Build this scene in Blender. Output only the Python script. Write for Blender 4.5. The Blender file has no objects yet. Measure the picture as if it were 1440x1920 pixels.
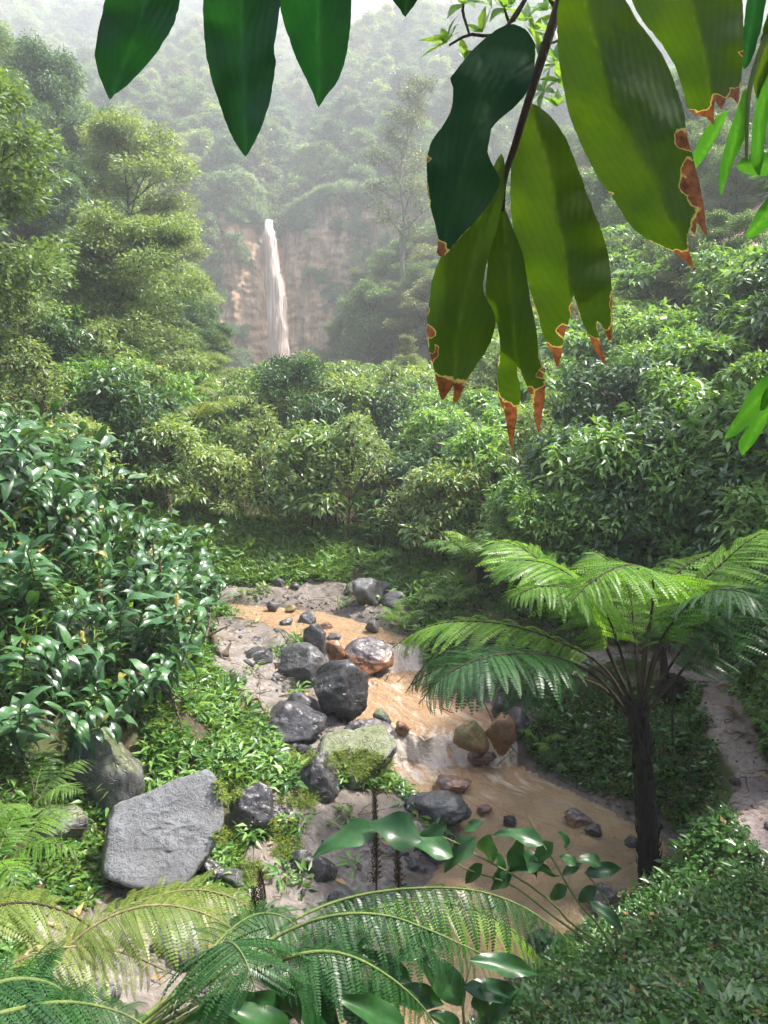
# forest stream and waterfall
import bpy, math, random
import numpy as np
from mathutils import Vector, Matrix, geometry, kdtree

# ------------------------------------------------------------------ camera, sky, sun, exposure
SC = bpy.context.scene
COL = SC.collection
rng = np.random.default_rng(11)
random.seed(11)
F = 1397.0; CX = 720.0; CY = 960.0; PITCH = math.radians(8.0); CZ = 4.6
cam_d = bpy.data.cameras.new('camera')
cam_d.sensor_fit = 'VERTICAL'; cam_d.sensor_height = 24.0
cam_d.lens = 12.0 * F / 960.0
cam_d.clip_start = 0.05; cam_d.clip_end = 3000
cam = bpy.data.objects.new('camera', cam_d); COL.objects.link(cam)
cam.location = (0, 0, CZ); cam.rotation_euler = (math.radians(90) - PITCH, 0, 0)
SC.camera = cam

SUN_EL = math.radians(58); SUN_AZ = math.radians(76)      # azimuth measured from +Y (view) towards +X
w = bpy.data.worlds.new('World'); SC.world = w; w.use_nodes = True
nt = w.node_tree; bg = nt.nodes['Background']
sky = nt.nodes.new('ShaderNodeTexSky'); sky.sky_type = 'NISHITA'; sky.sun_disc = False
sky.sun_elevation = SUN_EL; sky.sun_rotation = SUN_AZ
sky.air_density = 1.0; sky.dust_density = 4.0; sky.ozone_density = 1.0
nt.links.new(sky.outputs[0], bg.inputs[0]); bg.inputs[1].default_value = 0.10
sun_d = bpy.data.lights.new('sun', 'SUN'); sun_d.energy = 4.8; sun_d.angle = math.radians(3.0)
sun_d.color = (1.0, 0.95, 0.87)
sun = bpy.data.objects.new('sun', sun_d); COL.objects.link(sun)
SUNV = Vector((math.sin(SUN_AZ) * math.cos(SUN_EL), math.cos(SUN_AZ) * math.cos(SUN_EL), math.sin(SUN_EL)))
sun.rotation_euler = SUNV.to_track_quat('Z', 'Y').to_euler()
SC.view_settings.view_transform = 'Standard'; SC.view_settings.look = 'None'
SC.view_settings.exposure = 2.1; SC.view_settings.gamma = 1.0
SC.view_settings.use_curve_mapping = False
SC.render.engine = 'CYCLES'
cy = SC.cycles
cy.max_bounces = 5; cy.diffuse_bounces = 3; cy.glossy_bounces = 2; cy.transmission_bounces = 3
cy.transparent_max_bounces = 6; cy.volume_bounces = 1
cy.use_denoising = True; cy.caustics_reflective = False; cy.caustics_refractive = False
cy.sample_clamp_indirect = 6.0
cy.use_adaptive_sampling = True; cy.adaptive_threshold = 0.03; cy.adaptive_min_samples = 20

# ------------------------------------------------------------------ pixel rays and small maths
SP, CP = math.sin(PITCH), math.cos(PITCH)
def ray(px, py):
    a = (px - CX) / F; b = (CY - py) / F
    return np.array([a, CP + b * SP, -SP + b * CP])
CAM = np.array([0, 0, CZ])
def G(px, py, z):
    d = ray(px, py); return CAM + d * ((z - CZ) / d[2])
def D(px, py, Y):
    d = ray(px, py); return CAM + d * (Y / d[1])
def proj(P):
    P = np.asarray(P, float) - CAM
    zc = P[..., 1] * CP - P[..., 2] * SP
    return np.stack([CX + F * P[..., 0] / zc, CY - F * (P[..., 1] * SP + P[..., 2] * CP) / zc, zc], -1)
def _hash(ix, iy, iz, seed):
    h = (ix * 374761393 + iy * 668265263 + iz * 2147483647 + seed * 974711) & 0xFFFFFFFF
    h = ((h ^ (h >> 13)) * 1274126177) & 0xFFFFFFFF
    h = ((h ^ (h >> 16)) * 2246822519) & 0xFFFFFFFF
    return ((h ^ (h >> 15)) & 0xFFFFFF) / float(0xFFFFFF)
def vnoise(p, seed=0):
    p = np.asarray(p, float)
    if p.shape[-1] == 2: p = np.concatenate([p, np.zeros(p.shape[:-1] + (1,))], -1)
    i = np.floor(p).astype(np.int64); f = p - i; f = f * f * (3 - 2 * f)
    r = 0
    for dx in (0, 1):
        for dy in (0, 1):
            for dz in (0, 1):
                wgt = (f[..., 0] if dx else 1 - f[..., 0]) * (f[..., 1] if dy else 1 - f[..., 1]) * (f[..., 2] if dz else 1 - f[..., 2])
                r = r + wgt * _hash(i[..., 0] + dx, i[..., 1] + dy, i[..., 2] + dz, seed)
    return r * 2 - 1
def fbm(p, oct=4, seed=0, gain=0.5):
    p = np.asarray(p, float); a = 1.0; r = 0; s = 0
    for o in range(oct):
        r = r + a * vnoise(p * 2.03 ** o + 17.3 * o, seed + o); s += a; a *= gain
    return r / s
def nrm(v):
    v = np.asarray(v, float); return v / np.maximum(np.linalg.norm(v, axis=-1, keepdims=True), 1e-9)
def frames(d, up):
    Y = nrm(d); X = nrm(np.cross(Y, up)); Z = np.cross(X, Y)
    return np.stack([X, Y, Z], -1)
def sstep(a, b, x):
    t = np.clip((x - a) / (b - a), 0, 1); return t * t * (3 - 2 * t)
def spline(pts, n):
    P = np.asarray(pts, float)
    if len(P) == 2: return P[0] + (P[1] - P[0]) * np.linspace(0, 1, n)[:, None]
    Q = np.vstack([2 * P[0] - P[1], P, 2 * P[-1] - P[-2]])
    u = np.linspace(0, len(P) - 1, n); k = np.minimum(u.astype(int), len(P) - 2); t = (u - k)[:, None]
    a, b, c, d = Q[k], Q[k + 1], Q[k + 2], Q[k + 3]
    return 0.5 * (2 * b + (c - a) * t + (2 * a - 5 * b + 4 * c - d) * t ** 2 + (3 * b - a - 3 * c + d) * t ** 3)

# ------------------------------------------------------------------ mesh helpers
def mesh_np(name, V, Q=None, T=None, mat=None, attrs=None, smooth=True, uv=None):
    me = bpy.data.meshes.new(name); V = np.asarray(V, np.float32)
    me.vertices.add(len(V)); me.vertices.foreach_set('co', V.ravel())
    li = []; st = []; n = 0
    for arr, k in ((Q, 4), (T, 3)):
        if arr is not None and len(arr):
            arr = np.asarray(arr, np.int32); li.append(arr.ravel())
            st.append(n + np.arange(len(arr), dtype=np.int32) * k); n += arr.size
    if li:
        li = np.concatenate(li); st = np.concatenate(st)
        me.loops.add(len(li)); me.loops.foreach_set('vertex_index', li)
        me.polygons.add(len(st)); me.polygons.foreach_set('loop_start', st)
        me.update(calc_edges=True)
        me.polygons.foreach_set('use_smooth', np.full(len(st), smooth, bool))
    for k, v in (attrs or {}).items():
        a = me.attributes.new(k, 'FLOAT', 'POINT'); a.data.foreach_set('value', np.asarray(v, np.float32))
    if mat is not None: me.materials.append(mat)
    me.update()
    return me
class Acc:
    def __init__(s): s.V = []; s.Q = []; s.T = []; s.n = 0
    def add(s, V, Q, tint=0.0):
        V = np.asarray(V, float).reshape(-1, 3)
        s.V.append(V); s.Q.append(np.asarray(Q) + s.n); s.n += len(V)
        s.T.append(np.broadcast_to(np.asarray(tint, float), (len(V),)))
        return s
    def leaves(s, tpl, R, P, S, tint=0.0):
        tv, tq = tpl; k = len(P); n = len(tv)
        if k == 0: return s
        S = np.asarray(S, float)
        if S.ndim == 1: S = S[:, None] * np.ones(3)
        V = np.einsum('kij,knj->kni', R, tv[None] * S[:, None, :]) + P[:, None, :]
        Q = tq[None] + (np.arange(k) * n)[:, None, None]
        tint = np.broadcast_to(np.asarray(tint, float), (k,))
        return s.add(V.reshape(-1, 3), Q.reshape(-1, tq.shape[1]), np.repeat(tint, n))
    def tube(s, pts, rad, sides=6, tint=0.0):
        P = np.asarray(pts, float); n = len(P); rad = np.broadcast_to(np.asarray(rad, float), (n,))
        t = nrm(np.gradient(P, axis=0)); ref = np.array([0.31, 0.17, 0.93]) if abs(t[0][2]) < 0.9 else np.array([1.0, 0.1, 0.05])
        X = nrm(np.cross(t, ref)); Y = np.cross(t, X)
        a = np.linspace(0, 2 * math.pi, sides, endpoint=False)
        V = P[:, None] + rad[:, None, None] * (np.cos(a)[None, :, None] * X[:, None] + np.sin(a)[None, :, None] * Y[:, None])
        i = np.arange(n - 1)[:, None] * sides; j = np.arange(sides)[None]
        q = np.stack([i + j, i + (j + 1) % sides, i + sides + (j + 1) % sides, i + sides + j], -1).reshape(-1, 4)
        return s.add(V.reshape(-1, 3), q, tint)
    def mesh(s, name, mat, smooth=True):
        if not s.V: return mesh_np(name, np.zeros((0, 3)), mat=mat)
        return mesh_np(name, np.vstack(s.V), Q=np.vstack(s.Q), mat=mat, attrs={'tint': np.concatenate(s.T)}, smooth=smooth)
def M4(R, p, s=1.0):
    s = np.ones(3) * s
    m = Matrix.Identity(4)
    for i in range(3):
        for j in range(3): m[i][j] = float(R[i][j] * s[j])
        m[i][3] = float(p[i])
    return m
def mk(name, me, parent=None, M=None):
    o = bpy.data.objects.new(name, me); COL.objects.link(o)
    if parent is not None: o.parent = parent
    if M is not None: o.matrix_basis = M
    return o
def tag(o, label=None, cat=None, group=None, kind=None):
    if label: o['label'] = label
    if cat: o['category'] = cat
    if group: o['group'] = group
    if kind: o['kind'] = kind
    return o
def thing(name, label, cat, loc=(0, 0, 0), rz=0.0, scale=1.0, group=None, tilt=(0, 0)):
    o = mk(name, None); o.location = [float(v) for v in loc]; o.rotation_euler = (tilt[0], tilt[1], rz); o.scale = (scale,) * 3
    o.empty_display_size = 0.1
    return tag(o, label, cat, group)

def bins(v, edges, names): return names[int(np.searchsorted(edges, v))]
def at(px): return bins(px, [240, 480, 720, 960, 1200], ['far left', 'left of centre', 'just left of middle', 'just right of middle', 'right of centre', 'far right'])

def scatter(name, protos, P, ROT, S, idx, label, cat, parent=None):
    """one 'stuff' object: instances of small meshes on points"""
    P = np.asarray(P, np.float32); n = len(P)
    c = bpy.data.collections.new(name + '_pieces')
    for i, me in enumerate(protos):
        c.objects.link(bpy.data.objects.new('%s_piece_%03d' % (name, i), me))
    me = bpy.data.meshes.new(name); me.vertices.add(n); me.vertices.foreach_set('co', P.ravel())
    a = me.attributes.new('rot', 'FLOAT_VECTOR', 'POINT'); a.data.foreach_set('vector', np.asarray(ROT, np.float32).ravel())
    a = me.attributes.new('scl', 'FLOAT', 'POINT'); a.data.foreach_set('value', np.asarray(S, np.float32))
    a = me.attributes.new('idx', 'INT', 'POINT'); a.data.foreach_set('value', np.asarray(idx, np.int32))
    o = mk(name, me, parent); tag(o, label, cat, None, 'stuff')
    ng = bpy.data.node_groups.new(name + '_scatter', 'GeometryNodeTree')
    ng.interface.new_socket('Geometry', in_out='INPUT', socket_type='NodeSocketGeometry')
    ng.interface.new_socket('Geometry', in_out='OUTPUT', socket_type='NodeSocketGeometry')
    N = ng.nodes; L = ng.links
    gi = N.new('NodeGroupInput'); go = N.new('NodeGroupOutput'); ip = N.new('GeometryNodeInstanceOnPoints')
    ci = N.new('GeometryNodeCollectionInfo'); ci.inputs[0].default_value = c
    ci.inputs['Separate Children'].default_value = True; ci.inputs['Reset Children'].default_value = True
    def na(k, t):
        q = N.new('GeometryNodeInputNamedAttribute'); q.data_type = t; q.inputs[0].default_value = k
        return [s for s in q.outputs if s.enabled and s.name == 'Attribute'][0]
    L.new(gi.outputs[0], ip.inputs['Points']); L.new(ci.outputs[0], ip.inputs['Instance'])
    ip.inputs['Pick Instance'].default_value = True
    L.new(na('idx', 'INT'), ip.inputs['Instance Index'])
    er = N.new('FunctionNodeEulerToRotation'); L.new(na('rot', 'FLOAT_VECTOR'), er.inputs[0]); L.new(er.outputs[0], ip.inputs['Rotation'])
    L.new(na('scl', 'FLOAT'), ip.inputs['Scale'])
    L.new(ip.outputs[0], go.inputs[0])
    md = o.modifiers.new('scatter', 'NODES'); md.node_group = ng
    return o

# ------------------------------------------------------------------ materials
class NT:
    def __init__(s, name):
        s.m = bpy.data.materials.new(name); s.m.use_nodes = True; s.t = s.m.node_tree; s.t.nodes.clear()
        s.out = s.n('ShaderNodeOutputMaterial')
    def n(s, typ, **kw):
        q = s.t.nodes.new(typ)
        for k, v in kw.items():
            if k.startswith('_'): setattr(q, k[1:], v)
            else: s.set(q, k.replace('__', ' '), v)
        return q
    def set(s, q, k, v):
        sock = q.inputs[int(k[1:])] if k[0] == 'i' and k[1:].isdigit() else q.inputs[k]
        if isinstance(v, bpy.types.NodeSocket): s.t.links.new(v, sock)
        elif isinstance(v, tuple) and len(v) == 3 and sock.type == 'RGBA': sock.default_value = (*v, 1)
        else: sock.default_value = v
    def noise(s, scale, detail=4, rough=0.55, vec=None, dist=0.0):
        q = s.n('ShaderNodeTexNoise', Scale=scale, Detail=detail, Roughness=rough, Distortion=dist)
        if vec is not None: s.set(q, 'Vector', vec)
        return q.outputs[0]
    def ramp(s, fac, stops, interp='LINEAR'):
        q = s.n('ShaderNodeValToRGB'); s.set(q, 'Fac', fac); e = q.color_ramp; e.interpolation = interp
        while len(e.elements) < len(stops): e.elements.new(0.5)
        for el, (p, c) in zip(e.elements, stops):
            el.position = p; el.color = (*c, 1) if isinstance(c, tuple) else (c, c, c, 1)
        return q.outputs[0]
    def mix(s, fac, a, b, blend='MIX'):
        q = s.n('ShaderNodeMix', _data_type='RGBA', _blend_type=blend)
        s.set(q, 'i0', fac); s.set(q, 'i6', a); s.set(q, 'i7', b); return q.outputs[2]
    def math(s, op, a, b=0.0, c=0.0, clamp=False):
        q = s.n('ShaderNodeMath', _operation=op, _use_clamp=clamp); s.set(q, 'i0', a); s.set(q, 'i1', b); s.set(q, 'i2', c); return q.outputs[0]
    def attr(s, k): return s.n('ShaderNodeAttribute', _attribute_name=k).outputs['Fac']
    def obj(s): return s.n('ShaderNodeTexCoord').outputs['Object']
    def rand(s): return s.n('ShaderNodeObjectInfo').outputs['Random']
    def geo(s, k): return s.n('ShaderNodeNewGeometry').outputs[k]
    def bump(s, h, strength=0.5, dist=0.02): return s.n('ShaderNodeBump', Height=h, Strength=strength, Distance=dist).outputs[0]
    def pbsdf(s, col, rough, spec=0.5, normal=None, **kw):
        q = s.n('ShaderNodeBsdfPrincipled'); s.set(q, 'Base Color', col); s.set(q, 'Roughness', rough); s.set(q, 'Specular IOR Level', spec)
        if normal is not None: s.set(q, 'Normal', normal)
        for k, v in kw.items(): s.set(q, k.replace('__', ' '), v)
        return q.outputs[0]
    def done(s, shader): s.t.links.new(shader, s.out.inputs[0]); return s.m

def leaf_mat(name, c1, c2, rough=0.4, trans=0.3, spec=0.5, c3=None, veins=False):
    s = NT(name)
    f = s.math('FRACT', s.math('ADD', s.attr('tint'), s.rand()))
    stops = [(0.0, c1), (0.75, c2)]
    if c3: stops += [(0.975, c2), (0.995, c3)]
    col = s.ramp(f, stops)
    nz = s.noise(7.0, 2, vec=s.obj())
    col = s.mix(0.5, col, s.mix(1.0, col, s.ramp(nz, [(0.3, 0.45), (0.7, 1.5)]), 'MULTIPLY'))
    p = s.pbsdf(col, rough, spec)
    tc = s.mix(1.0, col, (1.6, 1.5, 0.55), 'MULTIPLY')
    tr = s.n('ShaderNodeBsdfTranslucent', Color=tc).outputs[0]
    mx = s.n('ShaderNodeMixShader'); s.set(mx, 'i0', trans); s.set(mx, 'i1', p); s.set(mx, 'i2', tr)
    return s.done(mx.outputs[0])
def bark_mat(name, c1, c2, scale=14.0, moss=None):
    s = NT(name); o = s.obj()
    mp = s.n('ShaderNodeMapping', Vector=o, Scale=(1, 1, 0.25)).outputs[0]
    nz = s.noise(scale, 6, 0.65, mp); col = s.ramp(nz, [(0.3, c1), (0.7, c2)])
    if moss: col = s.mix(s.ramp(s.noise(2.5, 4, 0.6, o), [(0.5, 0.0), (0.62, 0.8)]), col, moss)
    return s.done(s.pbsdf(col, 0.85, 0.3, s.bump(nz, 0.8, 0.03)))

MAT = {}
MAT['ginger'] = leaf_mat('ginger_leaf', (0.024, 0.085, 0.030), (0.060, 0.15, 0.048), 0.33, 0.26, 0.6, (0.30, 0.27, 0.06))
MAT['ginger_dark'] = leaf_mat('ginger_leaf_dark', (0.010, 0.048, 0.013), (0.024, 0.085, 0.020), 0.33, 0.22, 0.4)
MAT['ginger_mid'] = leaf_mat('ginger_leaf_pale', (0.10, 0.20, 0.060), (0.27, 0.36, 0.13), 0.36, 0.33, 0.6, (0.42, 0.34, 0.10))
MAT['shrub'] = leaf_mat('shrub_leaf', (0.07, 0.19, 0.042), (0.21, 0.36, 0.09), 0.38, 0.35, 0.6)
MAT['shrub_dark'] = leaf_mat('shrub_leaf_dark', (0.030, 0.085, 0.032), (0.065, 0.14, 0.052), 0.38, 0.3, 0.6)
MAT['tree_yellow'] = leaf_mat('tree_leaf_light', (0.10, 0.175, 0.06), (0.22, 0.30, 0.115), 0.5, 0.36)
MAT['tree_mid'] = leaf_mat('tree_leaf', (0.06, 0.13, 0.045), (0.135, 0.22, 0.075), 0.5, 0.33)
MAT['tree_blue'] = leaf_mat('tree_leaf_blue', (0.05, 0.12, 0.065), (0.11, 0.20, 0.105), 0.5, 0.3)
MAT['tree_dark'] = leaf_mat('tree_leaf_dark', (0.035, 0.085, 0.04), (0.075, 0.145, 0.06), 0.5, 0.3)
MAT['tree_olive'] = leaf_mat('tree_leaf_olive', (0.085, 0.125, 0.055), (0.18, 0.21, 0.105), 0.5, 0.3)
MAT['cover'] = leaf_mat('ground_cover_leaf', (0.022, 0.085, 0.016), (0.06, 0.16, 0.030), 0.26, 0.3, 0.6)
MAT['cover_light'] = leaf_mat('herb_leaf', (0.06, 0.16, 0.026), (0.16, 0.26, 0.055), 0.4, 0.35, 0.5)
MAT['moss'] = leaf_mat('moss_leaf', (0.07, 0.12, 0.018), (0.16, 0.21, 0.03), 0.8, 0.2, 0.2)
MAT['fern'] = leaf_mat('fern_leaflet', (0.075, 0.20, 0.020), (0.17, 0.32, 0.040), 0.42, 0.5, 0.35)
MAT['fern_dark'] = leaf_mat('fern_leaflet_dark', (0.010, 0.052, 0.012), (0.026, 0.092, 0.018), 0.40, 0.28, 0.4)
MAT['fern_yellow'] = leaf_mat('fern_leaflet_yellow', (0.10, 0.175, 0.028), (0.20, 0.25, 0.06), 0.4, 0.42, 0.4)
MAT['fern_pale'] = leaf_mat('fern_leaflet_pale', (0.09, 0.2, 0.04), (0.17, 0.3, 0.07), 0.4, 0.42, 0.4)
MAT['bark'] = bark_mat('bark', (0.03, 0.024, 0.018), (0.10, 0.085, 0.065), 14, (0.05, 0.075, 0.02))
MAT['bark_pale'] = bark_mat('bark_pale', (0.09, 0.08, 0.065), (0.24, 0.22, 0.19))
MAT['fern_bark'] = bark_mat('fern_bark', (0.004, 0.003, 0.002), (0.018, 0.013, 0.009), 40)
MAT['stalk_dark'] = bark_mat('dark_stalk', (0.018, 0.012, 0.008), (0.06, 0.04, 0.02), 30)
MAT['stalk_green'] = bark_mat('green_stalk', (0.07, 0.11, 0.03), (0.14, 0.18, 0.05), 12)
MAT['stalk_tan'] = bark_mat('tan_stalk', (0.14, 0.11, 0.05), (0.26, 0.22, 0.11), 20)
MAT['twig'] = bark_mat('twig_bark', (0.035, 0.024, 0.017), (0.16, 0.12, 0.085), 20)
MAT['dry_leaf'] = leaf_mat('dry_leaf', (0.16, 0.08, 0.035), (0.36, 0.24, 0.11), 0.7, 0.2, 0.3)
MAT['flower'] = leaf_mat('flower_petal', (0.60, 0.50, 0.20), (0.72, 0.66, 0.40), 0.6, 0.4, 0.3)
# ------------------------------------------------------------------ the stream: cross sections (left px, right px, height)
SEC = [((335, 1143), (350, 1128), 1.20), ((400, 1150), (420, 1131), 1.16), ((470, 1163), (505, 1138), 1.12), ((535, 1185), (610, 1150), 1.08),
       ((585, 1207), (715, 1178), 1.02), ((620, 1220), (772, 1200), 0.97), ((626, 1226), (780, 1206), 0.94), ((640, 1268), (797, 1252), 0.66), ((646, 1280), (814, 1270), 0.65),
       ((668, 1300), (860, 1300), 0.60), ((662, 1352), (965, 1332), 0.51), ((700, 1368), (985, 1350), 0.47), ((714, 1380), (972, 1370), 0.43), ((719, 1388), (970, 1380), 0.39),
       ((730, 1434), (978, 1428), 0.13), ((732, 1444), (992, 1440), 0.12), ((738, 1470), (1040, 1470), 0.08), ((800, 1512), (1130, 1515), 0.04), ((868, 1552), (1225, 1560), 0.02),
       ((828, 1612), (1258, 1602), 0.0), ((770, 1685), (1185, 1668), -0.03), ((690, 1775), (1050, 1755), -0.08), ((585, 1920), (880, 1905), -0.15),
       ((460, 2200), (760, 2150), -0.25)]
SL = np.array([G(*a, z) for a, b, z in SEC]); SR = np.array([G(*b, z) for a, b, z in SEC])
NS = 200
sl = spline(SL, NS); sr = spline(SR, NS)
def chord(n):
    t = np.linspace(0, 1, n); return sl[:, None] * (1 - t)[None, :, None] + sr[:, None] * t[None, :, None], t
wpts, wt = chord(33)
kdW = kdtree.KDTree(wpts.shape[0] * wpts.shape[1])
for i in range(wpts.shape[0]):
    for j in range(wpts.shape[1]):
        kdW.insert((wpts[i, j, 0], wpts[i, j, 1], 0), i * 33 + j)
kdW.balance()
wmin = wpts[..., 2].copy()
for k in range(-8, 15):
    q = np.roll(wpts, -k, axis=0); near_ = (np.hypot(*(q - wpts)[..., :2].transpose(2, 0, 1)) < 0.28) & (np.abs(np.arange(NS) + k - NS / 2) < NS / 2)[:, None]
    wmin = np.where(near_, np.minimum(wmin, q[..., 2]), wmin)

# ------------------------------------------------------------------ terrain heights
CTL = []
for a, b, z in SEC:
    CTL += [G(*a, z + 0.07), G(*b, z + 0.07)]
for px, py, z in [(600,1600,.28),(520,1700,.3),(640,1500,.4),(700,1560,.22),(760,1500,.17),(600,1420,.6),(520,1450,.7),(450,1560,.55),(400,1650,.5),
        (290,1670,.55),(150,1690,.75),(60,1640,1.0),(100,1500,1.2),(200,1420,1.3),(420,1370,.95),(450,1290,1.0),(480,1220,1.12),(420,1185,1.25),
        (300,1300,1.6),(365,1155,1.35),(350,1100,1.4),(550,1108,1.28),(690,1125,1.22),(760,1160,1.15),(450,1080,1.4),(500,1040,1.7),(700,1075,1.45),
        (820,1110,1.5),(920,1180,1.6),(300,1800,.5),(100,1850,.9),(500,1830,.25),(450,1950,.35),(200,1950,.9),(0,1750,1.15),
        (1150,1225,1.3),(1250,1235,1.35),(1340,1290,1.28),(1365,1330,1.22),(1385,1400,1.1),(1420,1500,.92),(1440,1545,.86),(1310,1560,.72),(1330,1480,.9),
        (1262,1590,.1),(1300,1450,.92),(1285,1380,1.08),(1150,1420,.5),(1050,1400,.42),(1110,1480,.22),(1010,1320,.7),(1060,1290,.9),(1110,1262,1.15),
        (1480,1400,1.45),(1460,1250,1.8),(1200,1800,.8),(1100,1850,.55),(1000,1905,.4),(1300,1700,.85),(1400,1650,1.0),(1400,1850,1.35),(1235,1665,.4),(1520,1600,1.0),(1520,1750,1.3)]:
    CTL.append(G(px, py, z))
CTL += [np.array(p, float) for p in [(-3.6,8,2.7),(-5,8,3.5),(-7,9,4.3),(-4.5,11,2.9),(-6.5,12,3.9),(-4.4,13.5,2.1),(-3.4,6,1.6),(-4.5,5.5,2.5),(-6,4,3.3),(-3,3,1.9),
        (-10,8,5.2),(-10,14,5.2),(-7,16,4.0),(-12,22,7),(-8,22,4.6),(-5,19,2.8),(-6,27,5),(-13,32,11),
        (-1.5,16.5,1.95),(2,15.5,1.95),(-2,20,2.6),(3,20,2.9),(-2,27,3.9),(3,27,4.3),(-1,34,4.9),(5,34,6.3),(-5,36,5),
        (5.2,8,2.2),(6.5,8,3.1),(8,10,4.7),(5,11,2.6),(7,14,4.3),(9,18,6.2),(11.6,25,10.4),(8,25,7),(14,20,10.5),(12,12,8),(10,6,6),(4,12,2.4),(4.5,16,3.2),(12,33,10.5),
        (0.5,0.3,3.0),(0,-3,3.1),(3,1,2.2),(4,-2,3.2),(-3,0,2.7),(-6,0,3.5),(0.1,1.5,2.2),(0.0,2.8,1.1),(-0.1,4.0,.3),(-12,2,5),(10,0,5),(0,-10,3.3),(-10,-8,4),(10,-8,4.5)]]
CTL = np.array(CTL); SCL = 6.0
def tps_k(r2): return np.where(r2 > 1e-12, r2 * np.log(np.maximum(r2, 1e-12)), 0)
_A = CTL[:, :2] / SCL; _n = len(_A)
_K = tps_k(((_A[:, None] - _A[None]) ** 2).sum(-1)) + np.eye(_n) * 0.002
_Pm = np.hstack([np.ones((_n, 1)), _A])
_W = np.linalg.solve(np.block([[_K, _Pm], [_Pm.T, np.zeros((3, 3))]]), np.concatenate([CTL[:, 2], np.zeros(3)]))
def tps(xy):
    q = np.asarray(xy, float) / SCL; out = np.empty(len(q))
    for i in range(0, len(q), 20000):
        c = q[i:i + 20000]
        out[i:i + 20000] = tps_k(((c[:, None] - _A[None]) ** 2).sum(-1)) @ _W[:_n] + _W[_n] + c @ _W[_n + 1:]
    return out
FALLX = -14.4; CLIFFY = 100.0
def far_h(x, y):
    xc = np.interp(y, [20, 40, 100, 140], [0, -3, -14, -15])
    zf = np.interp(y, [10, 30, 60, 96], [1.5, 4.6, 6.2, 8.5])
    wl = np.interp(y, [30, 60, 98], [5, 6, 14]); wr = np.interp(y, [30, 60, 98], [5, 5, 8])
    L = np.maximum(0, xc - wl - x); R = np.maximum(0, x - xc - wr)
    side = zf + 26 * (1 - np.exp(-L / 26)) * 1.05 + np.minimum(L, 60) * 0.22 + 22 * (1 - np.exp(-R / 26)) * 0.85 + np.minimum(R, 60) * 0.2
    wob = vnoise(np.stack([x / 60, y / 90], -1), 12)
    yy = y + wob * 14 * np.clip((y - 110) / 40, 0, 1)
    back = np.interp(yy, [100, 104, 130, 150, 200, 300, 480, 560], [29, 30.5, 46, 50, 72, 122, 226, 210]) + np.minimum(np.abs(x - FALLX), 90) * 0.10
    g = np.exp(-((x - FALLX - (y - 104) * 0.02) / 3.2) ** 2) * np.interp(y, [100, 108, 150, 190], [4, 8, 12, 0])
    back = back - g + np.abs(vnoise(np.stack([x / 45, y / 60], -1), 5)) * np.clip((y - 110) / 60, 0, 1) * 14 + np.clip((y - 150) / 100, 0, 1) * np.abs(x - FALLX) * 0.10
    k = sstep(101, 106, y)
    return np.maximum(side, 0) * (1 - k) + np.maximum(side * 0.0 + back, side * 0.8) * k
PATH_PX = [(1090,1232,1.28),(1170,1224,1.32),(1250,1238,1.34),(1318,1268,1.31),(1352,1310,1.25),(1368,1370,1.14),(1395,1440,1.02),(1430,1510,.9),(1500,1600,.95)]
PATH = np.array([G(*p) for p in PATH_PX]); PATHS = spline(PATH, 80)
PATHW = np.interp(np.linspace(0, 1, 80), [0, .3, .5, .7, 1], [.28, .34, .26, .36, .42])
def poly_world(pp): return np.array([G(*p)[:2] for p in pp])
GRAVEL = [poly_world(p) for p in (
    [(330,1098,1.4),(420,1092,1.38),(560,1098,1.3),(640,1100,1.28),(760,1130,1.2),(790,1165,1.15),(720,1185,1.05),(600,1155,1.1),(560,1125,1.25),(420,1110,1.38)],
    [(370,1150,1.3),(470,1160,1.15),(560,1190,1.1),(625,1225,1.0),(660,1300,.65),(600,1310,.8),(520,1330,.9),(390,1290,1.05),(390,1215,1.15)],
    [(490,1295,1.0),(600,1310,.8),(665,1350,.55),(700,1385,.45),(640,1420,.55),(560,1400,.7),(480,1370,.9)],
    [(470,1470,.7),(590,1480,.55),(720,1470,.3),(790,1505,.15),(870,1550,.1),(830,1615,.05),(780,1690,.1),(640,1730,.25),(470,1740,.35),(400,1720,.45),(440,1620,.5),(490,1540,.55)],
    [(60,1690,.95),(250,1680,.6),(420,1690,.45),(700,1700,.15),(640,1880,.05),(540,2050,0.1),(150,2000,.6),(30,1800,1.0)],
    [(985,1440,.2),(1040,1460,.15),(1140,1505,.1),(1230,1550,.1),(1200,1530,.3),(1100,1480,.3)])]
def in_poly(P, poly):
    x, y = P[:, 0], P[:, 1]; r = np.zeros(len(P), bool); n = len(poly)
    for i in range(n):
        x0, y0 = poly[i]; x1, y1 = poly[(i + 1) % n]
        c = ((y0 > y) != (y1 > y)) & (x < (x1 - x0) * (y - y0) / (y1 - y0 + 1e-12) + x0); r ^= c
    return r
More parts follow.
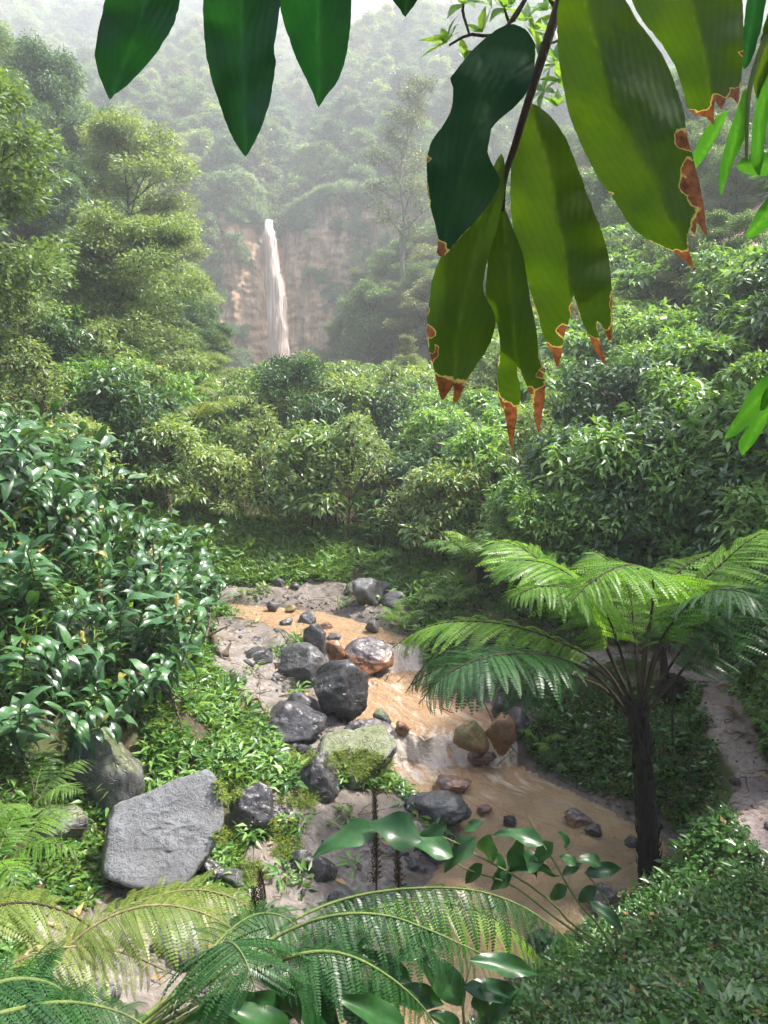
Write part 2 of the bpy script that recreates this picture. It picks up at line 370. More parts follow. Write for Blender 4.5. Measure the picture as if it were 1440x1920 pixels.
def terrain(xy, want_masks=False):
    xy = np.asarray(xy, float).reshape(-1, 2); x, y = xy.T
    far = far_h(x, y)
    m = sstep(30, 44, np.hypot(np.maximum(np.abs(x) - 8, 0) * 2.2, np.maximum(y, -y * 2.5)))
    near = np.zeros(len(x)); nb = m < 1
    if nb.any(): near[nb] = tps(xy[nb])
    h = near * (1 - m) + far * m
    bump = fbm(xy / 0.9, 4, 3) * 0.09 + fbm(xy / 6, 3, 9) * 0.25 * sstep(10, 30, y) + fbm(xy / 14, 4, 21) * 2.0 * sstep(40, 80, np.hypot(x, y))
    wd = np.full(len(x), 9.0)
    box = (x > -6) & (x < 7) & (y > 1) & (y < 15)
    wz = np.zeros(len(x)); wm = np.zeros(len(x)); wl = np.zeros(len(x))
    for i in np.nonzero(box)[0]:
        co, k, d = kdW.find((x[i], y[i], 0)); wd[i] = d; wz[i] = wpts[k // 33, k % 33, 2]; wm[i] = wmin[k // 33, k % 33]; wl[i] = abs(wt[k % 33] * 2 - 1)
    pd = np.full(len(x), 9.0); pw = np.zeros(len(x)); pz = np.zeros(len(x)); pb = (x > 0) & (x < 8) & (y > 2) & (y < 13)
    if pb.any():
        dd = np.hypot(x[pb][:, None] - PATHS[None, :, 0], y[pb][:, None] - PATHS[None, :, 1]); k = dd.argmin(1)
        pd[pb] = dd.min(1); pw[pb] = PATHW[k]; pz[pb] = PATHS[k, 2]
    kp = 1 - sstep(0.9, 1.6, pd / np.maximum(pw, 1e-3)); kp[pw == 0] = 0
    h = h + bump * (1 - 0.8 * kp)
    h = h * (1 - kp) + (pz + fbm(xy / 0.25, 3, 31) * 0.015) * kp
    b = np.exp(-(np.maximum(wd - 0.05, 0) / 0.35) ** 2)
    h = h * (1 - b) + (wz + np.minimum(wd * 0.35, 0.12) + bump * 0.5 + 0.01) * b
    ins = wd < 0.07
    h = np.where(ins & (wl < 0.97), np.minimum(h, wm - 0.03 - 0.16 * (1 - wl ** 2)), h)
    if not want_masks: return h
    gv = np.zeros(len(x))
    for p in GRAVEL: gv = np.maximum(gv, in_poly(xy + np.stack([fbm(xy / 0.35, 4, 41), fbm(xy / 0.35, 4, 51)], -1) * 0.24, p))
    gv = np.maximum(gv, (wd < 0.14 + 0.1 * vnoise(xy / 0.2, 8)) * 1.0)
    pm = (pd < pw * (0.88 + 0.4 * fbm(xy / 0.3, 3, 61))) * (np.abs(h - pz) < 0.12)
    gv = gv * ((wd > 0.3) | (h < wz + 0.35))
    return h, gv, pm, wd
def ht(x, y): return float(terrain(np.array([[x, y]]))[0])
def hit(px, py, ymax=200):
    d = ray(px, py); ts = np.concatenate([np.arange(2, 40, 0.04), np.arange(40, ymax, 0.5)]) / d[1]
    P = CAM + d * ts[:, None]; h = terrain(P[:, :2]); k = np.nonzero(P[:, 2] < h)[0]
    return P[k[0]] if len(k) else P[-1]
def axis(lo, f0, f1, hi, step, g):
    a = list(np.arange(f0, f1, step)); s = step; v = a[-1]
    while v < hi: s *= g; v += s; a.append(v)
    s = step; v = f0; b = []
    while v > lo: s *= g; v -= s; b.append(v)
    return np.array(b[::-1] + a)
gx = axis(-300, -6.0, 6.0, 280, 0.06, 1.055); gy = axis(-40, 2.2, 15.5, 545, 0.06, 1.033)
XX, YY = np.meshgrid(gx, gy); xy = np.stack([XX.ravel(), YY.ravel()], -1)
H, GV, PM, WD = terrain(xy, True)
peb = np.maximum(fbm(xy / 0.09, 2, 71), 0) * 0.05 * GV * (WD > 0.05)
clod = (fbm(xy / 0.16, 3, 77)) * 0.035 * np.clip(PM + GV, 0, 1) + np.maximum(fbm(xy / 0.4, 3, 79), 0) * 0.08 * GV * (WD > 0.1)
nxg, nyg = len(gx), len(gy)
ii = (np.arange(nyg - 1)[:, None] * nxg + np.arange(nxg - 1)[None]).ravel()
Q = np.stack([ii, ii + 1, ii + nxg + 1, ii + nxg], -1)
soil = np.zeros(len(xy)); slip = hit(1375, 445); slip2 = hit(1300, 560)
soil = np.exp(-(((xy - slip[:2]) / [2.0, 3.0]) ** 2).sum(1))
s = NT('forest_floor'); P_ = s.geo('Position')
n1 = s.noise(1.3, 5, 0.6, P_); n2 = s.noise(16, 6, 0.7, P_); n3 = s.noise(70, 4, 0.7, P_)
base = s.mix(s.ramp(n1, [(0.42, 0.0), (0.6, 1.0)]), (0.045, 0.032, 0.022), (0.05, 0.075, 0.018))
base = s.mix(s.ramp(n2, [(0.45, 0.0), (0.7, 0.7)]), base, (0.11, 0.075, 0.04))
grav = s.ramp(n2, [(0.30, (0.07, 0.062, 0.056)), (0.5, (0.20, 0.175, 0.158)), (0.72, (0.34, 0.30, 0.275))])
grav = s.mix(s.ramp(n3, [(0.35, 0.65), (0.5, 0.0)]), grav, (0.085, 0.08, 0.078))
grav = s.mix(s.ramp(n1, [(0.40, 0.0), (0.58, 0.8)]), grav, (0.15, 0.125, 0.105))
n4 = s.noise(3.4, 5, 0.7, P_); grav = s.mix(s.ramp(n4, [(0.5, 0.0), (0.6, 0.7)]), grav, (0.085, 0.072, 0.06)); grav = s.mix(s.ramp(n4, [(0.30, 0.6), (0.38, 0.0)]), grav, (0.075, 0.085, 0.03))
pathc = s.ramp(n2, [(0.3, (0.16, 0.115, 0.10)), (0.5, (0.34, 0.27, 0.25)), (0.75, (0.47, 0.39, 0.37))])
pathc = s.mix(s.ramp(n3, [(0.34, 0.8), (0.46, 0.0)]), pathc, (0.09, 0.06, 0.05))
pathc = s.mix(s.ramp(n1, [(0.5, 0.0), (0.66, 0.75)]), pathc, (0.15, 0.105, 0.09))
col = s.mix(s.attr('gravel'), base, grav); col = s.mix(s.attr('path'), col, pathc)
col = s.mix(s.attr('soil'), col, (0.42, 0.27, 0.2))
wet = s.attr('wet')
col = s.mix(s.math('MULTIPLY', wet, 0.62), col, s.mix(1.0, col, (0.45, 0.36, 0.30), 'MULTIPLY'))
rgh = s.math('SUBTRACT', 0.92, s.math('MULTIPLY', wet, 0.5))
m_ground = s.done(s.pbsdf(col, rgh, 0.4, s.bump(s.math('ADD', n2, s.math('MULTIPLY', n3, 0.5)), 0.55, 0.03)))
ground = mk('ground', mesh_np('ground', np.column_stack([xy, H + peb + clod]), Q=Q, mat=m_ground,
            attrs={'gravel': GV, 'path': PM, 'soil': np.clip(soil * 1.5, 0, 1), 'wet': 1 - sstep(0.05, 0.32, WD + 0.1 * fbm(xy / 0.3, 3, 5))}))
tag(ground, 'valley floor and forested slopes of dark soil around the stream', None, None, 'structure')

HG = (H + peb + clod).reshape(nyg, nxg)
def hgrid(x, y):
    x = np.asarray(x, float); y = np.asarray(y, float)
    i = np.clip(np.searchsorted(gx, x) - 1, 0, nxg - 2); j = np.clip(np.searchsorted(gy, y) - 1, 0, nyg - 2)
    fx = np.clip((x - gx[i]) / (gx[i + 1] - gx[i]), 0, 1); fy = np.clip((y - gy[j]) / (gy[j + 1] - gy[j]), 0, 1)
    return HG[j, i] * (1 - fx) * (1 - fy) + HG[j, i + 1] * fx * (1 - fy) + HG[j + 1, i] * (1 - fx) * fy + HG[j + 1, i + 1] * fx * fy
def ht(x, y): return float(hgrid(x, y))
def hit(px, py, ymax=200):
    d = ray(px, py); ts = np.concatenate([np.arange(2, 40, 0.03), np.arange(40, ymax, 0.5)]) / d[1]
    P = CAM + d * ts[:, None]; k = np.nonzero(P[:, 2] < hgrid(P[:, 0], P[:, 1]))[0]
    return P[k[0]] if len(k) else P[-1]

# ------------------------------------------------------------------ stream water
NW = 420; NT_ = 81
sl2 = spline(SL, NW); sr2 = spline(SR, NW); t = np.linspace(-0.02, 1.02, NT_)
WP = sl2[:, None] * (1 - t)[None, :, None] + sr2[:, None] * t[None, :, None]
flow = np.concatenate([[0], np.cumsum(np.linalg.norm(np.diff((sl2 + sr2) / 2, axis=0), axis=1))])
wid = np.linalg.norm(sr2 - sl2, axis=1)
slope = np.clip(-np.gradient((sl2 + sr2)[:, 2] / 2) / np.maximum(np.gradient(flow), 1e-4), 0, 3)
uu = flow[:, None] + 0 * t[None]; vv = (t[None] - 0.5) * wid[:, None]
st = np.stack([uu / 0.42, vv / 0.11], -1).reshape(-1, 2); st2 = np.stack([uu / 0.16, vv / 0.12], -1).reshape(-1, 2)
sm = np.convolve(np.pad(slope, 14, mode='edge'), np.ones(29) / 29, 'same')[14:-14]
# turbulence lags a little downstream of each drop
lag = np.zeros(NW)
for i in range(1, NW): lag[i] = max(min(slope[i] * 1.2, 1.3), lag[i - 1] * 0.976)
foamA = (lag[:, None] + 0 * t[None]).ravel()
st = st + np.stack([fbm(st2 * .3, 2, 175), fbm(st2 * .3, 2, 177)], -1) * 1.2
rip = fbm(st, 4, 101) * (0.014 + 0.030 * np.clip(foamA, 0, 1)) + fbm(st2, 3, 111) * (0.010 + 0.024 * np.clip(foamA, 0, 1))
steps_n = fbm(np.stack([uu / 0.9, vv / 0.35], -1).reshape(-1, 2), 3, 117)
WV = WP.reshape(-1, 3).copy(); WV[:, 2] += rip + steps_n * 0.03 * np.clip(foamA * 1.2, 0, 1)
drop = np.repeat(np.clip(slope / 0.5, 0, 1), NT_)
WV[:, :2] += (fbm(np.stack([vv / 0.12, uu / 0.5], -1).reshape(-1, 2), 3, 121) * 0.07 * drop)[:, None] * np.repeat(nrm(np.gradient((sl2 + sr2) / 2, axis=0))[:, :2], NT_, axis=0)
wp = np.stack([uu / 0.22, vv / 0.085], -1).reshape(-1, 2) + np.stack([fbm(st2 * .5, 2, 171), fbm(st2 * .5, 2, 173)], -1) * 1.6
dsm = np.repeat(np.convolve(np.clip(slope / 0.5, 0, 1), np.ones(15) / 9, 'same'), NT_)
WV[:, :2] += (np.clip(dsm, 0, 1) * fbm(np.stack([vv / 0.28, vv * 0 + uu / 6], -1).reshape(-1, 2), 3, 181) * 0.26)[:, None] * np.repeat(nrm(np.gradient((sl2 + sr2) / 2, axis=0))[:, :2], NT_, axis=0)
foam = np.clip(foamA * 0.42 * (0.45 + 1.1 * fbm(st2 * .7, 3, 131)) + fbm(wp, 4, 141) * (0.07 + 0.46 * np.clip(foamA, 0, 1)) - 0.02, 0, 1)
foam = np.clip(foam + drop * (0.30 + 0.6 * fbm(np.stack([vv / 0.045, uu / 0.8], -1).reshape(-1, 2), 3, 151)), 0, 1)
ii = (np.arange(NW - 1)[:, None] * NT_ + np.arange(NT_ - 1)[None]).ravel()
QW = np.stack([ii, ii + NT_, ii + NT_ + 1, ii + 1], -1)
s = NT('muddy_water'); P_ = s.geo('Position')
c = s.ramp(s.noise(1.6, 3, 0.5, P_), [(0.3, (0.22, 0.155, 0.088)), (0.7, (0.32, 0.235, 0.14))])
c = s.mix(s.attr('rust'), c, (0.42, 0.235, 0.12))
c = s.mix(s.ramp(s.attr('foam'), [(0.13, 0.0), (0.50, 0.95)]), c, (0.84, 0.74, 0.65))
h = s.math('ADD', s.noise(7, 5, 0.65, P_, 1.2), s.math('MULTIPLY', s.noise(24, 4, 0.65, P_, 0.9), 0.6))
wsh = (s.pbsdf(c, s.math('ADD', 0.07, s.math('MULTIPLY', s.attr('foam'), 0.5)), 0.55, s.bump(h, 1.0, 0.05)))
mx = s.n('ShaderNodeMixShader'); s.set(mx, 'i0', s.math('MULTIPLY', s.ramp(s.attr('foam'), [(0.1, 0.0), (0.6, 1.0)]), 0.35)); s.set(mx, 'i1', wsh); s.set(mx, 'i2', s.n('ShaderNodeBsdfTranslucent', Color=(0.9, 0.78, 0.68)).outputs[0])
m_water = s.done(mx.outputs[0])
ux = np.arange(NW) / NW
rust = np.clip(np.repeat(np.interp(ux, [0, .2, .4, .55, .62, .7, 1], [.25, .35, .45, .55, .6, .15, .05]), NT_) + fbm(st2 * 0.4, 3, 161) * 0.4, 0, 0.85)
stream = mk('stream', mesh_np('stream', WV, Q=QW, mat=m_water, attrs={'foam': foam, 'rust': rust}))
tag(stream, 'muddy orange-brown stream running down over small rocky cascades', None, None, 'structure')

# ------------------------------------------------------------------ far cliff and waterfall
nu, nv = 200, 150
cu = np.linspace(-38, 6, nu); cv = np.linspace(0, 1, nv)
UU, VV = np.meshgrid(cu, cv)
topz = np.interp(cu, [-38, -33, -24, -18, FALLX - 1.9, FALLX - 0.75, FALLX + 0.85, FALLX + 1.7, -9, -4, 6], [31.4, 33, 34.4, 34.4, 32.4, 27.7, 27.5, 30, 32.4, 33.4, 33.4])
ZZ = 4 + (topz[None] - 4) * VV
nz = np.stack([UU, ZZ * 0.35, UU * 0], -1).reshape(-1, 3)
d1 = fbm(nz / 5.0, 4, 201).reshape(nv, nu); d2 = fbm(np.stack([UU / 0.8, ZZ / 2.6], -1).reshape(-1, 2), 4, 203).reshape(nv, nu)
d3 = np.abs(fbm(np.stack([UU / 2.2, ZZ / 1.1], -1).reshape(-1, 2), 4, 205)).reshape(nv, nu)
CYY = CLIFFY - 5 + VV * 6.5 + d1 * 2.2 + d2 * 0.9 + d3 * 0.9 + 1.8 * np.exp(-((UU - FALLX) / 2.2) ** 2) + ((UU - FALLX) / 26) ** 2 * -6
CYY = CYY + np.where(VV > 0.97, (VV - 0.97) * 120, 0)
ii = (np.arange(nv - 1)[:, None] * nu + np.arange(nu - 1)[None]).ravel()
s = NT('cliff_rock'); P_ = s.geo('Position')
stv = s.n('ShaderNodeMapping', Vector=P_, Scale=(1.0, 0.3, 0.14)).outputs[0]
n1 = s.noise(1.1, 6, 0.65, stv); n2 = s.noise(0.5, 6, 0.7, P_); n3 = s.noise(2.4, 5, 0.7, P_)
c = s.ramp(n2, [(0.32, (0.30, 0.19, 0.12)), (0.5, (0.50, 0.31, 0.19)), (0.68, (0.60, 0.43, 0.31))])
c = s.mix(s.ramp(n1, [(0.42, 0.75), (0.55, 0.0)]), c, (0.20, 0.14, 0.09))
c = s.mix(s.ramp(s.attr('rust'), [(0.15, 0.0), (0.8, 1.0)]), c, s.ramp(n1, [(0.35, (0.55, 0.27, 0.12)), (0.65, (0.70, 0.44, 0.28))]))
c = s.mix(s.math('MULTIPLY', s.ramp(n3, [(0.42, 0.0), (0.6, 1.0)]), s.attr('green')), c, (0.13, 0.15, 0.045))
m_cliff = s.done(s.pbsdf(c, 0.85, 0.3, s.bump(s.math('ADD', n1, n3), 0.7, 0.5)))
rustc = np.exp(-((UU - FALLX - np.interp(ZZ, [5, 30], [1.2, -0.2])) / np.interp(ZZ, [5, 20, 30], [2.6, 1.7, 0.8])) ** 2)
greenc = np.clip(sstep(-18, -25, UU) * 0.8 + 0.25 + 0.5 * sstep(-8, -4, UU), 0, 1)
cliff = mk('cliff', mesh_np('cliff', np.stack([UU, CYY, ZZ], -1).reshape(-1, 3), Q=np.stack([ii, ii + 1, ii + nu + 1, ii + nu], -1), mat=m_cliff,
           attrs={'rust': rustc.ravel(), 'green': greenc.ravel()}))
tag(cliff, 'tall tan and orange rock cliff behind the waterfall', None, None, 'structure')
s = NT('falling_water'); P_ = s.geo('Position')
stv = s.n('ShaderNodeMapping', Vector=P_, Scale=(3.2, 1.0, 0.10)).outputs[0]
n1 = s.noise(1.5, 5, 0.6, stv)
c = s.ramp(n1, [(0.34, (0.40, 0.25, 0.17)), (0.5, (0.56, 0.43, 0.37)), (0.68, (0.70, 0.62, 0.59))])
p = s.pbsdf(c, 0.5, 0.4, s.bump(n1, 0.6, 0.4)); tr = s.n('ShaderNodeBsdfTransparent').outputs[0]
mx = s.n('ShaderNodeMixShader'); s.set(mx, 'i0', s.ramp(s.math('ADD', s.attr('thin'), s.math('MULTIPLY', s.math('SUBTRACT', n1, 0.5), 1.8)), [(0.25, 0.0), (0.6, 1.0)])); s.set(mx, 'i1', p); s.set(mx, 'i2', tr)
m_fall = s.done(mx.outputs[0])
nu2, nv2 = 36, 120
tv = np.linspace(0, 1, nv2); zc = 27.9 + (6.0 - 27.9) * tv
cxw = np.interp(zc, [6, 9.5, 18, 24.5, 27.9], [-12.6, -12.7, -13.2, -13.85, -14.2]); hw = np.interp(zc, [6, 9.5, 18, 24.5, 27.9], [1.9, 1.8, 1.35, 0.9, 0.55])
uq = np.linspace(-1, 1, nu2)
FX = cxw[:, None] + hw[:, None] * uq[None]; FZ = zc[:, None] + 0 * uq[None]
FY = 92.6 + np.interp(tv, [0, 0.03, 0.12, 1], [5.5, 2.0, 0.8, -0.9])[:, None] + 0.9 * uq[None] ** 2 + fbm(np.stack([FX / 0.4, FZ / 3], -1).reshape(-1, 2), 3, 221).reshape(nv2, nu2) * 0.3
FX = FX + fbm(np.stack([FX * 0 + uq[None] * 1.5, FZ / 2.2], -1).reshape(-1, 2), 3, 223).reshape(nv2, nu2) * 0.22
ii = (np.arange(nv2 - 1)[:, None] * nu2 + np.arange(nu2 - 1)[None]).ravel()
fall = mk('waterfall', mesh_np('waterfall', np.stack([FX, FY, FZ], -1).reshape(-1, 3), Q=np.stack([ii, ii + 1, ii + nu2 + 1, ii + nu2], -1), mat=m_fall,
          attrs={'thin': np.broadcast_to(sstep(0.55, 1.05, np.abs(uq)) * 0.75, (nv2, nu2)).ravel()}))
tag(fall, 'tall narrow pinkish-white waterfall dropping down the cliff', None, None, 'structure')
# ------------------------------------------------------------------ rocks
_bm_ico = {}
def ico(sub):
    if sub not in _bm_ico:
        import bmesh
        bm = bmesh.new(); bmesh.ops.create_icosphere(bm, subdivisions=sub, radius=1.0)
        bm.verts.ensure_lookup_table()
        _bm_ico[sub] = (np.array([v.co[:] for v in bm.verts]), np.array([[v.index for v in f.verts] for f in bm.faces])); bm.free()
    return _bm_ico[sub]
def rock_mat(name, c1, c2, rough, rust=0.0, moss=0.0, bumpd=0.02, scale=6.0):
    s = NT(name); o = s.obj(); P_ = s.geo('Position')
    n1 = s.noise(scale, 7, 0.65, P_); n2 = s.noise(scale * 5, 5, 0.7, P_); n3 = s.noise(2.2, 4, 0.6, P_)
    c = s.ramp(n1, [(0.3, c1), (0.7, c2)])
    c = s.mix(s.ramp(n2, [(0.4, 0.5), (0.52, 0.0)]), c, s.mix(1.0, c, (0.4, 0.4, 0.42), 'MULTIPLY'))
    if rust:
        z = s.n('ShaderNodeSeparateXYZ', Vector=o).outputs[2]
        f = s.ramp(s.math('ADD', s.math('MULTIPLY', z, 2.2), s.math('MULTIPLY', n3, 1.1)), [(0.35, 1.0), (0.75, 0.0)])
        c = s.mix(s.math('MULTIPLY', f, rust), c, s.ramp(n1, [(0.3, (0.14, 0.05, 0.015)), (0.7, (0.44, 0.18, 0.055))]))
    if moss:
        nz = s.n('ShaderNodeSeparateXYZ', Vector=s.geo('Normal')).outputs[2]
        f = s.ramp(s.math('ADD', s.math('MULTIPLY', nz, 0.35), n3), [(0.62, 0.0), (0.74, 1.0)])
        c = s.mix(s.math('MULTIPLY', f, moss), c, s.ramp(n2, [(0.3, (0.06, 0.085, 0.015)), (0.7, (0.14, 0.17, 0.03))]))
    vo = s.n('ShaderNodeTexVoronoi', _feature='DISTANCE_TO_EDGE', Scale=scale * 0.9, Vector=s.n('ShaderNodeVectorMath', _operation='ADD', i0=P_, i1=s.n('ShaderNodeTexNoise', Vector=P_, Scale=4.0).outputs[1]).outputs[0]).outputs['Distance']
    crk = s.ramp(vo, [(0.0, 0.0), (0.035, 1.0)])
    c = s.mix(s.math('MULTIPLY', s.math('SUBTRACT', 1.0, crk), 0.55), c, (0.02, 0.018, 0.018))
    n1 = s.math('ADD', n1, s.math('MULTIPLY', crk, 0.5))
    r = s.math('ADD', rough, s.math('MULTIPLY', s.math('SUBTRACT', n3, 0.5), 0.5))
    return s.done(s.pbsdf(c, r, 0.5, s.bump(s.math('ADD', n1, s.math('MULTIPLY', n2, 0.35)), 0.8, bumpd)))
RM = {'wet': rock_mat('wet_rock', (0.03, 0.029, 0.032), (0.09, 0.086, 0.093), 0.3),
      'grey': rock_mat('grey_rock', (0.05, 0.049, 0.051), (0.14, 0.137, 0.14), 0.40),
      'rust': rock_mat('rust_stained_rock', (0.055, 0.045, 0.05), (0.13, 0.11, 0.12), 0.3, 0.9),
      'orange': rock_mat('orange_rock', (0.14, 0.07, 0.035), (0.30, 0.17, 0.09), 0.35, 0.5),
      'tan': rock_mat('tan_rock', (0.13, 0.09, 0.035), (0.27, 0.2, 0.09), 0.5, 0.3, 0.3),
      'moss': rock_mat('mossy_rock', (0.15, 0.145, 0.14), (0.30, 0.29, 0.28), 0.7, 0, 0.7),
      'mossdark': rock_mat('dark_mossy_rock', (0.05, 0.05, 0.05), (0.13, 0.13, 0.13), 0.5, 0, 0.5)}
def rock_shape(seed, sub=4, planes=13, sharp=55, rough=0.05, flat=None):
    r = np.random.default_rng(seed); V, T = ico(sub)
    n = nrm(r.normal(size=(planes, 3))); d = r.uniform(0.62, 1.0, planes)
    if flat: n = np.vstack([n, nrm(np.array(flat)[None, :3])]); d = np.append(d, flat[3] if len(flat) > 3 else 0.5)
    c = np.maximum(V @ n.T, 1e-3) / d[None]
    rad = (np.power(c, sharp).sum(1)) ** (-1.0 / sharp)
    P = V * np.minimum(rad, 1.15)[:, None]
    k = fbm(P * 2.3 + seed * 3.1, 6, seed, 0.62); k2 = np.abs(fbm(P * 1.5 + seed, 3, seed + 50))
    k3 = np.abs(fbm(P * np.array([2.0, 2.0, 5.0]) + seed * 1.7, 4, seed + 90))
    P = P * (1 + rough * k * 1.6 - k2 * rough - k3 * rough * 1.1)[:, None]
    return P, T
def rock(px, py, wpx, hpx, mat, seed, label, z=None, depth=0.8, cat='rock', name='rock', rz=0.0, planes=12, sub=5, flat=None, group=None, sink=0.22, rough=0.085, lean=(0, 0)):
    """px,py is the rock's centre in the photo; it is set on the ground there at its real size"""
    base = hit(px, py + hpx * 0.42) if z is None else G(px, py + hpx * 0.42, z)
    dist = np.linalg.norm(base - CAM); w_ = wpx / F * dist / 2; h_ = hpx / F * dist / 2 * 1.06
    P, T = rock_shape(seed, sub, planes, flat=flat, rough=rough)
    ext = (P.max(0) - P.min(0)) / 2; P = (P - (P.max(0) + P.min(0)) / 2) / ext
    P = P * np.array([w_, w_ * depth, h_ * (1 + sink)])
    o = mk(name, mesh_np(name, P, T=T, mat=RM[mat], smooth=True))
    o.location = (float(base[0]), float(base[1] + w_ * depth * 0.7), float(base[2] + h_ * (1 - sink) * 0.85)); o.rotation_euler = (lean[0], lean[1], rz)
    return tag(o, label, cat, group)
MOSSY = []
ROCKS = [
 (635,1300,108,96,'wet',3,'large rounded dark wet boulder at the left edge of the stream',.72,.8),
 (566,1255,92,66,'grey',5,'broad grey boulder behind the rounded wet boulder',None,.8),
 (590,1205,44,62,'wet',18,'upright pointed dark stone above the broad grey boulder',None,.6),
 (690,1237,96,52,'rust',9,'rust-stained boulder splitting the upper little waterfall',.72,.8),
 (626,1225,44,40,'orange',12,'orange-stained stone left of the upper little waterfall',.85,.8),
 (545,1370,118,62,'wet',14,'wide shiny dark rock on the left bank below the big boulder',None,.8),
 (560,1328,70,46,'grey',15,'flat grey rock between the shiny rock and the big boulder',None,.8),
 (598,1468,78,74,'wet',16,'smooth round grey stone half wet on the gravel bar',None,.8),

 (700,1390,80,56,'rust',19,'dark jagged rock with rusty foot left of the lower cascade',None,.8),
 (655,1378,50,36,'wet',20,'small dark rock behind the mossy slab',None,.8),
 (885,1388,66,52,'tan',22,'flat-sided tan block standing in the stream right of the cascade',.35,.7),
 (942,1380,56,60,'orange',23,'orange-brown boulder beside the tan block under the fern',.4,.8),
 (975,1365,60,54,'wet',24,'dark boulder against the right bank next to the orange boulder',None,.8),
 (945,1328,42,30,'wet',25,'small black rock in the upper pool under the fern fronds',.55,.8),
 (716,1353,34,34,'mossdark',26,'small dark rock with grass at its foot in mid stream',.5,.8),
 (755,1366,26,20,'orange',27,'small orange stone just above the lower cascade',.46,.8),
 (470,1535,78,86,'wet',28,'dark angular rock leaning right of the large slab',None,.7),
 (392,1645,54,44,'wet',29,'small angular rock at the right foot of the large slab',None,.8),
 (432,1660,40,30,'grey',30,'small grey stone in the moss below the dark angular rock',None,.8),
 (190,1465,140,130,'mossdark',31,'large shaded dark rock face behind the large slab',None,.6),
 (100,1570,90,56,'mossdark',33,'brownish rock in the shade of the left bank',None,.8),
 (690,1115,62,50,'grey',34,'tall layered grey rock on the far mud bank',None,.8),
 (660,1107,36,26,'mossdark',35,'dark triangular rock left of the layered grey rock',None,.8),
 (738,1130,44,32,'grey',36,'low grey rock right of the layered grey rock',None,.8),
 (722,1108,36,26,'grey',37,'grey rock behind the layered grey rock',None,.8),
 (524,1094,22,17,'grey',38,'small grey stone at the top of the far mud bank',None,.8),
 (551,1101,24,13,'wet',39,'small dark stone beside the grey stone on the far bank',None,.8),
 (511,1139,26,18,'grey',40,'pale stone at the far edge of the upper stream',1.12,.8),
 (545,1142,22,12,'tan',41,'brown stone beside the pale stone in the upper stream',1.12,.8),
 (536,1168,26,14,'wet',42,'dark flat stone in the middle of the upper stream',1.08,.8),
 (574,1162,36,22,'grey',43,'rounded grey-brown stone in the upper stream',1.06,.8),
 (612,1175,24,11,'rust',44,'low rusty stone right of the rounded stone in the upper stream',1.04,.8),
 (697,1176,26,20,'grey',45,'bluish grey stone at the right side of the upper stream',1.04,.8),
 (625,1197,30,14,'grey',46,'flat grey stone above the little waterfall',1.0,.8),
 (438,1278,44,26,'grey',47,'pale whitish stone in the left gravel',None,.8),
 (480,1233,56,22,'wet',48,'low dark stone ledge in the left gravel',None,.8),
 (905,1425,50,16,'rust',49,'low rusty gravel hump below the tan block',.16,.8),
 (850,1478,70,20,'rust',50,'clutter of low rusty stones in the middle of the stream',.08,.8),
 (910,1523,28,12,'rust',51,'small rusty stone in the lower stream',.04,.8),
 (957,1541,24,18,'wet',52,'small bluish stone in the lower stream',.03,.8),
 (1088,1541,48,22,'rust',53,'brown wet rock in the pool, the larger of the pair',.02,.8),
 (1114,1560,30,18,'wet',54,'brown wet rock in the pool, the smaller of the pair',.02,.8),
 (1188,1582,26,18,'wet',55,'dark stone in the pool left of the fern trunk',.0,.8),
 (1133,1690,52,36,'wet',56,'black rock at the pool edge below the fern trunk',None,.8),
 (1020,1775,50,30,'wet',57,'dark rock at the edge of the near stream under the leaves',None,.8),
 (830,1535,100,50,'grey',58,'low dusty grey ledge at the tip of the gravel bar',None,.8),
 (790,1515,60,32,'wet',59,'dark cracked lump on the gravel bar',None,.8),
 (560,1620,50,36,'grey',60,'grey stone in the lower gravel bar',None,.8),
 (600,1640,56,40,'wet',61,'dark stone with moss in the lower gravel bar',None,.8),
 (815,1605,60,40,'grey',62,'grey rock behind the ginger leaves by the pool',None,.8),
 (330,1790,90,46,'grey',63,'low grey rock behind the yellow fern fronds',None,.8),
 (640,1690,50,24,'grey',64,'flat stone at the gravel edge above the fern fronds',None,.8),
]
for px, py, wp, hp, mt, sd, lb, z, dp in ROCKS:
    o = rock(px, py, wp, hp, mt, sd, lb, z, dp, rz=(sd * 0.7) % 0.8 - 0.4, sub=5 if wp >= 75 else 4)
    if sd in (16, 28, 14): MOSSY.append(o)
MOSSY.append(rock(662, 1438, 136, 66, 'moss', 117, 'long flat pale rock covered with yellow-green moss beside the cascade', None, 1.0, planes=9, flat=(0.1, -0.25, 1.0, 0.32), rz=-.5, lean=(.12, .12)))
# the large slab: front face outline from the photo on a tilted plane, given thickness
FACE = [(387,1437),(404,1452),(417,1483),(420,1520),(418,1556),(404,1585),(346,1664),(267,1672),(200,1652),(193,1622),(207,1540),(217,1506),(267,1483),(325,1462)]
b0 = G(290, 1668, 0.82); n_f = nrm(np.array([0.10, -0.80, 0.58]))
def on_face(px, py):
    d = ray(px, py); return CAM + d * (((b0 - CAM) @ n_f) / (d @ n_f))
FP = np.array([on_face(*p) for p in FACE]); c0 = FP.mean(0) - n_f * 0.22
pn = [n_f]; pd_ = [(FP[0] - c0) @ n_f]
for i in range(len(FP)):
    a, b = FP[i], FP[(i + 1) % len(FP)]; e = nrm(b - a); out = np.cross(e, n_f)
    if out @ (a - c0) < 0: out = -out
    left = out[0] < -0.6
    nn = nrm(out + n_f * (0.55 if left else 0.10) * (1 if left else -1)); 
    if left: pn.append(nrm(out - n_f * 0.35)); pd_.append((((a + b) / 2) - c0) @ pn[-1] + 0.09); nn = nrm(out + n_f * 0.55)
    pn.append(nn); pd_.append(((a + b) / 2 - c0) @ nn)
